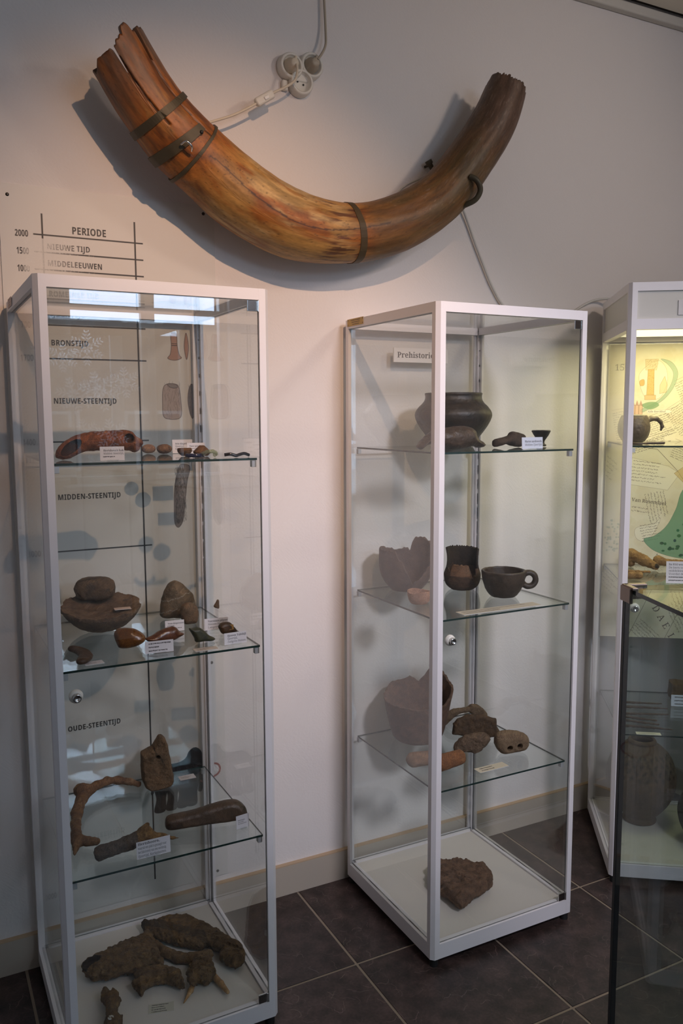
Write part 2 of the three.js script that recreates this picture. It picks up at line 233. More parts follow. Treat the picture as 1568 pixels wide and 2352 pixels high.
// ---------------------------------------------------------------- display cases
const paneMats = (g, e) => [e, e, e, e, g, g];
function pane(w, h, t, g = glass, e = glassEdge) { return [new THREE.BoxGeometry(w, h, t), paneMats(g, e)]; }
function postGeo(y0, y1, turn) {
  const c = 0.0095, s = 0.025, sh = new THREE.Shape([[c, 0], [s, 0], [s, 0.008], [0.015, 0.008], [0.015, 0.0155], [0.0085, 0.0155], [0.0085, s], [0, s], [0, c]].map(([x, y]) => new THREE.Vector2(x, y)));
  return new THREE.ExtrudeGeometry(sh, { depth: y1 - y0, bevelEnabled: false }).rotateX(Math.PI / 2).translate(0, y1, 0).rotateY(turn);
}
function displayCase(label, pos, turn, W, D, top, o = {}) {
  const t = thing('display_case', label, 'display case', pos, turn, 'glass display cases'), f = 0.025, rt = 0.025, rb = 0.0425, w = W / 2, d = D / 2, y0 = f + rb, y1 = top - (o.header ?? rt);
  for (const [x, z, k] of [[-w, -d, 0], [-w, d, 1], [w, d, 2], [w, -d, 3]]) { const m = mesh('post', postGeo(f, top, k * Math.PI / 2), alu, t); m.position.set(x, 0, z); mesh('foot', new THREE.CylinderGeometry(0.012, 0.012, f, 14).translate(x * 0.93, f / 2, z * 0.93), rubber, t); }
  const rail = (nm, y, h) => { for (const s of [-1, 1]) { mesh(nm, box(W - 0.05, h, 0.022, 0, y, s * (d - 0.0112)), alu, t); mesh(nm, box(0.022, h, D - 0.05, s * (w - 0.0112), y, 0), alu, t); } };
  rail('bottom_rail', f + rb / 2, rb); rail('top_rail', top - rt / 2, rt);
  mesh('base_panel', box(W - 0.046, 0.018, D - 0.046, 0, 0.053, 0), whiteBoard, t);
  const hh = y1 - y0, add = (nm, w_, h_, x, y, z, ry = 0, rx = 0, gm = glass, th = 0.004) => { const [g, m] = pane(w_, h_, th, gm, glassEdgeGrey); g.rotateX(rx).rotateY(ry).translate(x, y, z); return mesh(nm, g, m, t); };
  add('back_pane', W - 0.03, hh, 0, y0 + hh / 2, -d + 0.0105);
  for (const s of [-1, 1]) add('side_pane', D - 0.03, hh, s * (w - 0.0105), y0 + hh / 2, 0, Math.PI / 2);
  if (!o.header) add('top_pane', W - 0.03, D - 0.03, 0, top - 0.012, 0, 0, Math.PI / 2);
  const dw = W - 0.05, door = add('door', dw, hh, 0, y0 + hh / 2, d - 0.008);
  for (const y of [y1 - 0.013, y0 + 0.013]) {
    mesh('hinge', mergeGeometries([rbox(0.024, 0.024, 0.0035, 0.001, w - 0.04, y, d - 0.004), rbox(0.005, 0.024, 0.006, 0.0015, w - 0.0285, y, d - 0.003)]), chrome, door);
    mesh('hinge_plate', rbox(0.0185, 0.021, 0.0012, 0.0004, w - 0.0415, y, d - 0.0019), hingeDark, door);
    mesh('hinge_pin', new THREE.CylinderGeometry(0.003, 0.003, 0.024, 10).translate(w - 0.0255, y, d - 0.004), chrome, door);
  }
  const ly = o.lock ?? 0.913, lx = -w + 0.049;
  mesh('lock_ring', new THREE.LatheGeometry([[0.0001, 0], [0.0145, 0], [0.015, 0.004], [0.013, 0.011], [0.009, 0.0125], [0.0001, 0.0125]].map(([x, y]) => new THREE.Vector2(x, y)), 28).rotateX(Math.PI / 2).translate(lx, ly, d - 0.006), plastic, door);
  mesh('lock_cylinder', new THREE.LatheGeometry([[0.0001, 0.012], [0.0095, 0.012], [0.0095, 0.02], [0.008, 0.022], [0.005, 0.0215], [0.004, 0.019], [0.0001, 0.019]].map(([x, y]) => new THREE.Vector2(x, y)), 24).rotateX(Math.PI / 2).translate(lx, ly, d - 0.006), chrome, door);
  for (const y of [1.3975, 0.9575, 0.487]) {
    const [g, m] = pane(W - 0.054, D - 0.05, 0.005, shelfGlass, glassEdge); g.rotateX(Math.PI / 2).translate(0, y + 0.0035, 0.004); const s = mesh('glass_shelf', g, m, t);
    for (const a of [-1, 1]) for (const b of [-1, 1]) mesh('shelf_support', rbox(0.011, 0.015, 0.012, 0.001, a * (w - 0.033), y - 0.0075, b * (d - 0.03)), aluIn, s);
  }
  return t;
}
const A0 = [-0.3574, 0, 0.2701], B0 = [0.5888, 0, 0.2764], C0 = [1.4213, 0, 0.3838], CT = -0.6211;
displayCase('tall glass display case in front of the period board, holding stone tools and bones', A0, 0, 0.5, 0.499, 1.78);
displayCase('tall glass display case with a dark urn, broken pots and a lump of baked clay', B0, 0, 0.5, 0.5, 1.78);
const caseC = displayCase('lit glass display case with an old map inside and a white header panel', C0, CT, 0.5, 0.482, 1.886, { header: 0.136, lock: 0.905 });
const dirX = [0.8132, 0.5819], dirZ = [0.5819, -0.8132], CK = [1.0781, 0.4339];
const inC = (u, y, v) => [CK[0] + u * dirX[0] + v * dirZ[0], y, CK[1] + u * dirX[1] + v * dirZ[1]];
{ // header of the lit case: white panels, lower rail, lamp box with a diffuser
  const w = 0.25, d = 0.241;
  mesh('header_panel', box(0.45, 0.0835, 0.012, 0, 1.8213, d - 0.012), plastic, caseC);
  for (const s of [-1, 1]) mesh('header_panel', box(0.012, 0.0835, 0.43, s * (w - 0.012), 1.8213, 0), plastic, caseC);
  mesh('header_panel', box(0.45, 0.0835, 0.012, 0, 1.8213, -d + 0.012), plastic, caseC);
  for (const s of [-1, 1]) { mesh('header_rail', box(0.45, 0.0305, 0.022, 0, 1.7645, s * (d - 0.0112)), alu, caseC); mesh('header_rail', box(0.022, 0.0305, 0.432, s * (w - 0.0112), 1.7645, 0), alu, caseC); }
  mesh('lamp_box', box(0.446, 0.012, 0.43, 0, 1.771, 0), whiteBoard, caseC);
  mesh('lamp_diffuser', rbox(0.42, 0.008, 0.30, 0.003, 0, 1.7615, 0.04), std([0.9, 0.9, 0.8], 0.5, { emissive: new THREE.Color(1, 0.9, 0.55), emissiveIntensity: 1.5 }), caseC);
  const l = new THREE.RectAreaLight(new THREE.Color(1, 0.85, 0.42), CASELAMP, 0.40, 0.28); l.position.set(0, 1.755, 0.04); l.rotation.x = -Math.PI / 2; caseC.add(l);
  const card = mesh('name_card', rbox(0.16, 0.043, 0.003, 0.001, -0.029, 1.811, d - 0.0045), paperMat, caseC); card.userData.label = 'small white name card on the header';
}
// ---------------------------------------------------------------- period board on the wall
{
  const t = thing('period_board', 'large white period board with a timeline of the ages and drawings, behind the stone tools', 'information board', [-0.333, 1.0965, 0]);
  const W = 0.556, Hh = 1.955, K = 1047, X = (x) => (x + 0.611) * K, Yc = (y) => (2.074 - y) * K;
  const tex = canvasTex(582, 2047, (c, w, h) => {
    c.fillStyle = '#dedad5'; c.fillRect(0, 0, w, h);
    const ink = '#1d1b1d', line = (x0, y0, x1, y1, lw) => { c.strokeStyle = ink; c.lineWidth = lw; c.beginPath(); c.moveTo(X(x0), Yc(y0)); c.lineTo(X(x1), Yc(y1)); c.stroke(); };
    line(-0.511, 2.009, -0.511, 0.16, 4); line(-0.277, 2.011, -0.277, 0.16, 4);
    for (const y of [1.957, 1.914, 1.871, 1.79, 1.733, 1.648, 1.433, 1.143]) line(-0.533, y, -0.256, y, 3.6);
    const word = (s, x0, x1, y, cap, font = 'bold') => { c.fillStyle = ink; c.font = `${font} ${cap * K / 0.72}px sans-serif`; c.save(); c.translate(X(x0), Yc(y - cap / 2)); c.scale((x1 - x0) * K / c.measureText(s).width, 1); c.fillText(s, 0, 0); c.restore(); };
    word('PERIODE', -0.439, -0.351, 1.974, 0.018);
    word('NIEUWE TIJD', -0.502, -0.394, 1.93, 0.0145); word('MIDDELEEUWEN', -0.502, -0.364, 1.889, 0.0145); word('ROMEINSE TIJD', -0.502, -0.375, 1.812, 0.0145); word('IJZERTIJD', -0.502, -0.41, 1.763, 0.0145);
    word('BRONSTIJD', -0.502, -0.407, 1.689, 0.0145); word('NIEUWE-STEENTIJD', -0.502, -0.339, 1.54, 0.0145); word('MIDDEN-STEENTIJD', -0.502, -0.337, 1.288, 0.0145); word('OUDE-STEENTIJD', -0.502, -0.359, 0.654, 0.0145);
    for (const [s, y, x0, x1] of [['2000', 1.957, -0.577, -0.545], ['1500', 1.914, -0.575, -0.545], ['1000', 1.871, -0.575, -0.545], ['700', 1.731, -0.573, -0.549], ['1700', 1.648, -0.578, -0.546], ['4400', 1.433, -0.583, -0.55], ['8000', 1.142, -0.583, -0.55], ['10000', 0.188, -0.588, -0.55]]) word(s, x0, x1, y, 0.0155);
    // rubbed-off print at the upper left
    { const g = c.createLinearGradient(X(-0.56), 0, X(-0.395), 0); g.addColorStop(0, 'rgba(222,218,213,.55)'); g.addColorStop(0.25, 'rgba(222,218,213,.93)'); g.addColorStop(0.45, 'rgba(222,218,213,.72)'); g.addColorStop(1, 'rgba(222,218,213,0)'); c.fillStyle = g; c.fillRect(X(-0.56), Yc(1.948), X(-0.395) - X(-0.56), Yc(1.855) - Yc(1.948)); const r = rng(4); for (let k = 0; k < 700; k++) { c.fillStyle = `rgba(226,222,217,${0.3 + r() * 0.5})`; c.fillRect(X(-0.555 + Math.pow(r(), 1.5) * 0.17), Yc(1.95 - r() * 0.095), 1 + r() * 3, 1 + r() * 2); } }
    // drawings: bronze axe, stone axe, antler, sword, mammoth
    const shape = (pts, fill, stroke = 'rgba(60,45,42,.8)', lw = 1.4) => { c.beginPath(); smoothPts(pts, 50).forEach(([x, y], i) => (i ? c.lineTo(X(x), Yc(y)) : c.moveTo(X(x), Yc(y)))); c.closePath(); c.fillStyle = fill; c.fill(); c.strokeStyle = stroke; c.lineWidth = lw; c.stroke(); };
    const hatch = (x0, x1, y0, y1, n, col) => { const q = rng(n); c.strokeStyle = col; c.lineWidth = 0.8; for (let k = 0; k < n; k++) { const x = mix(x0, x1, q()), y = mix(y0, y1, q()); c.beginPath(); c.moveTo(X(x), Yc(y)); c.lineTo(X(x + (q() - 0.5) * 0.006), Yc(y + 0.004 + q() * 0.01)); c.stroke(); } };
    shape([[-0.186, 1.723], [-0.18, 1.727], [-0.172, 1.724], [-0.169, 1.69], [-0.163, 1.665], [-0.158, 1.659], [-0.177, 1.652], [-0.197, 1.657], [-0.19, 1.667], [-0.186, 1.69]], '#b98f7d'); line(-0.185, 1.692, -0.17, 1.692, 1.5); line(-0.185, 1.697, -0.17, 1.697, 1.2);
    shape([[-0.1435, 1.727], [-0.138, 1.7], [-0.138, 1.68], [-0.1435, 1.655], [-0.149, 1.68], [-0.149, 1.7]], '#b98f7d');
    shape([[-0.21, 1.58], [-0.2, 1.587], [-0.18, 1.587], [-0.17, 1.583], [-0.163, 1.54], [-0.163, 1.5], [-0.17, 1.492], [-0.2, 1.491], [-0.212, 1.497], [-0.215, 1.53]], '#b4a39c'); hatch(-0.21, -0.165, 1.49, 1.585, 90, 'rgba(60,50,50,.4)'); shape([[-0.2, 1.586], [-0.175, 1.586], [-0.172, 1.578], [-0.19, 1.577]], '#8d8380');
    shape([[-0.131, 1.588], [-0.122, 1.57], [-0.119, 1.53], [-0.131, 1.492], [-0.142, 1.53], [-0.14, 1.57]], '#6d6463'); hatch(-0.14, -0.122, 1.5, 1.58, 40, 'rgba(30,25,25,.5)');
    shape([[-0.17, 1.363], [-0.157, 1.365], [-0.142, 1.358], [-0.15, 1.32], [-0.156, 1.28], [-0.163, 1.22], [-0.17, 1.196], [-0.18, 1.187], [-0.188, 1.195], [-0.19, 1.25], [-0.186, 1.31]], '#7e726d'); hatch(-0.186, -0.155, 1.2, 1.355, 320, 'rgba(40,32,30,.55)'); hatch(-0.176, -0.155, 1.26, 1.36, 120, 'rgba(220,210,205,.5)'); shape([[-0.184, 1.205], [-0.179, 1.21], [-0.175, 1.204], [-0.179, 1.198]], '#4a403d');
    shape([[-0.236, 1.804], [-0.205, 1.809], [-0.172, 1.81], [-0.168, 1.805], [-0.172, 1.8], [-0.205, 1.799]], '#7c7f86'); for (const x of [-0.166, -0.157, -0.148, -0.136]) shape([[x, 1.813], [x + 0.005, 1.805], [x, 1.797], [x - 0.005, 1.805]], '#5d5f66'); line(-0.17, 1.805, -0.106, 1.805, 6); shape([[-0.113, 1.81], [-0.107, 1.805], [-0.113, 1.8], [-0.119, 1.805]], '#5d5f66');
    c.fillStyle = '#2b2a2f'; const leg = (pts) => { c.beginPath(); smoothPts(pts, 40).forEach(([x, y], i) => (i ? c.lineTo(X(x), Yc(y)) : c.moveTo(X(x), Yc(y)))); c.closePath(); c.fill(); };
    leg([[-0.27, 0.45], [-0.262, 0.478], [-0.235, 0.497], [-0.2, 0.498], [-0.178, 0.506], [-0.165, 0.528], [-0.148, 0.535], [-0.132, 0.524], [-0.124, 0.5], [-0.122, 0.46], [-0.125, 0.42], [-0.132, 0.396], [-0.142, 0.4], [-0.138, 0.425], [-0.148, 0.425], [-0.17, 0.418], [-0.21, 0.418], [-0.25, 0.42], [-0.267, 0.43]]);
    for (const x of [-0.252, -0.218, -0.185, -0.158]) leg([[x - 0.018, 0.44], [x - 0.014, 0.4], [x - 0.02, 0.362], [x + 0.01, 0.36], [x + 0.014, 0.4], [x + 0.02, 0.44]]);
    leg([[-0.275, 0.44], [-0.281, 0.42], [-0.277, 0.415], [-0.268, 0.44]]);
    c.strokeStyle = '#a9746c'; c.lineWidth = 6; c.beginPath(); c.arc(X(-0.092), Yc(0.455), 20, -1.5, 1.4); c.stroke(); c.beginPath(); c.moveTo(X(-0.135), Yc(0.43)); c.quadraticCurveTo(X(-0.11), Yc(0.415), X(-0.088), Yc(0.437)); c.stroke();
    { const q = rng(31); c.strokeStyle = 'rgba(120,115,120,.45)'; c.lineWidth = 1; for (let k = 0; k < 240; k++) { const x = -0.262 + q() * 0.13, y = 0.37 + q() * 0.14; c.beginPath(); c.moveTo(X(x), Yc(y)); c.lineTo(X(x + 0.003), Yc(y - 0.012)); c.stroke(); } }
  });
  const front = std([0.92, 0.92, 0.92], 0.5, { map: tex }), side = std([0.7, 0.68, 0.66], 0.6);
  mesh('board', box(W, Hh, 0.004, 0, 0, 0.002), [side, side, side, side, front, side], t);
  for (const [x, y] of [[-0.59, 2.047], [-0.086, 2.052], [-0.091, 0.782], [-0.587, 0.775], [-0.087, 0.135], [-0.585, 0.135]]) mesh('screw', new THREE.SphereGeometry(0.0045, 12, 8).scale(1, 1, 0.5).translate(x + 0.333, y - 1.0965, 0.0042), darkMetal, t);
}
// ---------------------------------------------------------------- mammoth tusk
{
  const C = [[-0.354, 2.383, 0.17, 0.0768], [-0.262, 2.257, 0.158, 0.0785], [-0.182, 2.182, 0.148, 0.087], [-0.126, 2.144, 0.142, 0.0865], [-0.027, 2.079, 0.132, 0.092], [0.122, 2.023, 0.122, 0.0905], [0.296, 2.014, 0.117, 0.0815], [0.466, 2.057, 0.117, 0.081], [0.61, 2.144, 0.117, 0.0775], [0.723, 2.272, 0.122, 0.0735], [0.802, 2.387, 0.127, 0.0705], [0.856, 2.509, 0.132, 0.061]];
  const path = new THREE.CatmullRomCurve3(C.map(V)), rad = new THREE.CatmullRomCurve3(C.map((c) => new THREE.Vector3(c[3], 0, 0))), len = path.getLength();
  const frame = (t) => { const tt = clamp(t), P = path.getPoint(tt), T = path.getTangent(tt); if (t !== tt) P.addScaledVector(T, (t - tt) * len); const Z = new THREE.Vector3(0, 0, 1).addScaledVector(T, -T.z).normalize(), N = new THREE.Vector3().crossVectors(Z, T).normalize(); return { P, Z, N, r: rad.getPoint(tt).x }; };
  // a runs round the tusk: 0 = inner (upper) edge, pi/2 = the face to the room, pi = outer (lower) edge
  const at = (t, a, d = 0) => { const f = frame(t); let r = f.r * (1 + 0.025 * N3(t * 6, Math.cos(a) * 1.2, Math.sin(a) * 1.2) + 0.006 * N3(t * 30, Math.cos(a) * 4, Math.sin(a) * 4)) + d; if (t > 0.02 && t < 0.235) { const c2 = Math.min(Math.abs(Math.cos(a) - (0.5 - 0.7 * t)), t < 0.13 ? Math.abs(Math.cos(a) - (-0.465 + 1.2 * t)) : 1); if (Math.sin(a) > 0 && c2 < 0.035) r -= 0.007 * (1 - c2 / 0.035) * smooth(0.235, 0.15, t); } return f.P.addScaledVector(f.N, r * Math.cos(a)).addScaledVector(f.Z, r * Math.sin(a)); };
  const ends = (a) => {
    const u = Math.cos(a), face = Math.sin(a) > -0.1 ? 1 : 0; let s = 0.004 * N3(u * 9, 2, face * 4), e = 0.006 * N3(u * 8, 5, face * 3) + 0.003 * N3(u * 24, 7, 1);
    const bump = (c, w, h) => h * Math.max(0, 1 - Math.abs(u - c) / w);
    if (face) { const k = [[-1, -0.02], [-0.9, -0.002], [-0.6, 0], [-0.5, -0.006], [-0.465, -0.085], [-0.43, 0], [-0.2, 0.008], [-0.02, 0.014], [0.1, 0.027], [0.27, 0.027], [0.34, 0.01], [0.43, 0.002], [0.5, -0.07], [0.555, 0.01], [0.8, 0.008], [0.93, -0.002], [1, -0.02]]; let q = 0; while (q < k.length - 2 && u > k[q + 1][0]) q++; s += mix(k[q][1], k[q + 1][1], clamp((u - k[q][0]) / (k[q + 1][0] - k[q][0]))) - 0.012; e -= 0.014 + bump(-0.55, 0.1, 0.016) + smooth(-0.55, -0.75, u) * 0.02 + smooth(-0.8, -0.9, u) * 0.035 - bump(-0.7, 0.05, 0.012); }
    else { s += -0.05 + 0.03 * N3(u * 4, 1, 8); e -= 0.034 + 0.012 * N3(u * 5, 3, 8); }
    return [-s / len, 1 + e / len];
  };
  const NA = 200, NT = 360, pos = [], col = [], idx = [];
  const paint = (t, a) => {
    const x = t * len * 3, cx = Math.cos(a), cz = Math.sin(a), n = fbm(x * 1.3, cx * 1.1, cz * 1.1, 5), m = fbm(x * 1.6 + 9, cx * 2, cz * 2, 4), g = fbm(x * 1.6 + 20, cx * 9, cz * 9, 3), fine = N3(x * 30, cx * 30, cz * 30);
    const orange = [0.30, 0.098, 0.016], gold = [0.40, 0.215, 0.06], rust = [0.105, 0.026, 0.006], olive = [0.125, 0.074, 0.026], grey = [0.16, 0.092, 0.058], pale = [0.5, 0.32, 0.13];
    const up = smooth(-0.35, 0.5, cx); // highlight painted into the colour of the upper, inner edge
    let c = mix3(orange, gold, smooth(0.22, 0.36, t) * smooth(0.62, 0.5, t) * smooth(-0.25, 0.2, n + 0.2 * up));
    c = mix3(c, gold, 0.55 * smooth(0.3, 0.1, t) * smooth(0.0, 0.35, m));
    c = mix3(c, rust, smooth(0.0, 0.38, m * 0.7 - n * 0.5 + (t < 0.24 ? 0.0 : -0.08)) * 0.8);
    c = mix3(c, pale, smooth(0.27, 0.38, t) * smooth(0.56, 0.5, t) * smooth(0.0, 0.3, m * 0.7 - n * 0.4 + 0.16 * up));
    c = mix3(c, olive, smooth(0.55, 0.585, t) * (0.68 + 0.3 * smooth(-0.2, 0.25, n)));
    c = mix3(c, [0.15, 0.062, 0.016], smooth(0.57, 0.62, t) * smooth(0.85, 0.7, t) * smooth(0.05, 0.35, m) * 0.7);
    c = mix3(c, grey, smooth(0.11, 0.01, t) * 0.9 * smooth(-0.35, 0.1, n + 0.1)); c = mix3(c, [0.115, 0.064, 0.044], smooth(0.76, 0.92, t) * 0.85);
    c = mix3(c, [0.25, 0.17, 0.13], smooth(0.3, 0.55, fbm(x * 5 + 3, cx * 6, cz * 6, 4)) * 0.55 * smooth(0.58, 0.75, t));
    if (t > 0.48 && t < 0.552) c = mix3(c, [0.085, 0.022, 0.012], smooth(-0.02, 0.22, fbm(x * 3, cx * 5, cz * 5, 4)) * 0.85 * smooth(0.48, 0.51, t));
    { const ck = Math.min(t < 0.235 ? Math.abs(cx - (0.5 - 0.7 * t)) : 1, t < 0.13 ? Math.abs(cx - (-0.465 + 1.2 * t)) : 1); if (ck < 0.03 && cz > 0) c = mix3(c, [0.03, 0.014, 0.008], 0.85); }
    const seam = Math.abs(cx + 0.15 + 0.25 * N3(t * 4, 3, 3)); if (seam < 0.02 && cz > 0 && t > 0.25 && t < 0.6) c = mix3(c, [0.05, 0.02, 0.01], 0.8);
    { const pit = N3(x * 22, cx * 13, cz * 13) + 0.5 * N3(x * 60, cx * 40, cz * 40); c = mix3(c, [0.05, 0.024, 0.012], 0.6 * smooth(0.75, 1.05, pit)); c = mix3(c, [0.36, 0.26, 0.18], 0.35 * smooth(0.95, 1.2, -pit) * smooth(0.25, 0.4, t)); }
    const v = (0.86 + 0.26 * smooth(-0.5, 0.5, g)) * (0.93 + 0.14 * fine) * (0.8 + 0.34 * smooth(-0.35, 0.35, fbm(x * 2.6, cx * 2.6, cz * 2.6, 4))); return [c[0] * v, c[1] * v, c[2] * v];
  };
  const put = (p, c) => { pos.push(p.x, p.y, p.z); col.push(...c); };
  for (let i = 0; i <= NT; i++) for (let j = 0; j < NA; j++) { const a = j / NA * 2 * Math.PI, [s, e] = ends(a), q = i / NT, t = mix(s, e, q); put(at(t, a), paint(t, a)); }
  const strip = (r0, r1, flip) => { for (let j = 0; j < NA; j++) { const a = r0 * NA + j, b = r0 * NA + (j + 1) % NA, c = r1 * NA + j, d = r1 * NA + (j + 1) % NA; flip ? idx.push(a, c, b, b, c, d) : idx.push(a, b, c, b, d, c); } };
  for (let i = 0; i < NT; i++) strip(i, i + 1, true);
  let row = NT + 1; // hollow ends: wall thickness, then the inside going down, then a cap
  for (const end of [0, 1]) {
    let prev = end ? NT : 0;
    for (const [dep, thick] of [[0, -0.014], [0.05, -0.02], [0.11, -0.034], [0.15, -0.055]]) {
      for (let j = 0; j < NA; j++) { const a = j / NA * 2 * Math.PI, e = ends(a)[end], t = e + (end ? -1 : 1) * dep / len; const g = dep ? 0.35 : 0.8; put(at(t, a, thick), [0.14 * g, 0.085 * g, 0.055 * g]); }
      strip(prev, row, !!end); prev = row++;
    }
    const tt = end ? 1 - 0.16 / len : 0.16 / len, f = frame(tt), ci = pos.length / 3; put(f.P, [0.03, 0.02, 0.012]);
    for (let j = 0; j < NA; j++) { const a = prev * NA + j, b = prev * NA + (j + 1) % NA; end ? idx.push(a, ci, b) : idx.push(a, b, ci); }
    row = pos.length / 3 / NA; if (row % 1) { while ((pos.length / 3) % NA) put(f.P, [0.03, 0.02, 0.012]); row = pos.length / 3 / NA; }
  }
  const g = new THREE.BufferGeometry(); g.setAttribute('position', new THREE.Float32BufferAttribute(pos, 3)); g.setAttribute('color', new THREE.Float32BufferAttribute(col, 3)); g.setIndex(idx); g.computeVertexNormals();
  const t = thing('mammoth_tusk', 'huge curved orange-brown mammoth tusk strapped to the wall', 'tusk');
  mesh('tusk', g, new THREE.MeshStandardMaterial({ vertexColors: true, roughness: 0.5 }), t);
  const strapMat = std([0.075, 0.062, 0.038], 0.55, { metalness: 0.35 });
  const band = (t0, t1, w, d, a0 = 0, a1 = 2 * Math.PI) => { const n = 80, p = [], ix = [], cs = [[-w, 0], [-w, d], [w, d], [w, 0]]; for (let j = 0; j <= n; j++) { const a = mix(a0, a1, j / n), tm = mix(t0, t1, (1 - Math.cos(a)) / 2); for (const [dt, dr] of cs) p.push(...at(tm + dt / len, a, dr + 0.0005).toArray()); } for (let j = 0; j < n; j++) for (let k = 0; k < 4; k++) { const a = j * 4 + k, b = j * 4 + (k + 1) % 4; ix.push(a, a + 4, b, b, a + 4, b + 4); } const b = new THREE.BufferGeometry(); b.setAttribute('position', new THREE.Float32BufferAttribute(p, 3)); b.setIndex(ix); const q = b.toNonIndexed(); q.computeVertexNormals(); return q; };
  mesh('strap', band(0.112, 0.108, 0.011, 0.0035), strapMat, t); mesh('strap', band(0.232, 0.218, 0.009, 0.0035), strapMat, t); mesh('strap', band(0.548, 0.556, 0.0085, 0.0012), std([0.06, 0.04, 0.016], 0.6), t);
  const hasp = band(0.188, 0.16, 0.017, 0.006, 1.25, 3.35); const hp = mesh('hasp', hasp, strapMat, t);
  { const P = at(0.176, 1.95, 0.012), Q = at(0.19, 1.25, 0.009); mesh('staple', tube([P.clone().add(V([-0.012, 0, 0])), P.clone().add(V([-0.004, 0.004, 0.016])), P.clone().add(V([0.01, -0.006, 0.014])), P.clone().add(V([0.014, -0.012, 0]))].map((v) => v.toArray()), 0.003, 24, 6), chrome, hp); mesh('rivet', new THREE.SphereGeometry(0.005, 10, 8).translate(...at(0.185, 1.4, 0.006).toArray()), rubber, hp); }
  mesh('hook', tube([[0.668, 2.196, 0.196], [0.684, 2.185, 0.208], [0.7, 2.16, 0.206], [0.693, 2.135, 0.195], [0.675, 2.122, 0.17], [0.66, 2.12, 0.1], [0.655, 2.125, 0.0095]], 0.0085, 50, 8), strapMat, t);
  mesh('wall_bolt', mergeGeometries([new THREE.CylinderGeometry(0.0075, 0.0075, 0.045, 12).rotateZ(0.6).translate(0.647, 2.255, 0.03), new THREE.CylinderGeometry(0.011, 0.011, 0.012, 6).rotateZ(0.6).translate(0.634, 2.274, 0.03), new THREE.CylinderGeometry(0.004, 0.004, 0.028, 8).rotateX(Math.PI / 2).translate(0.638, 2.268, 0.0155)]), strapMat, t);
}
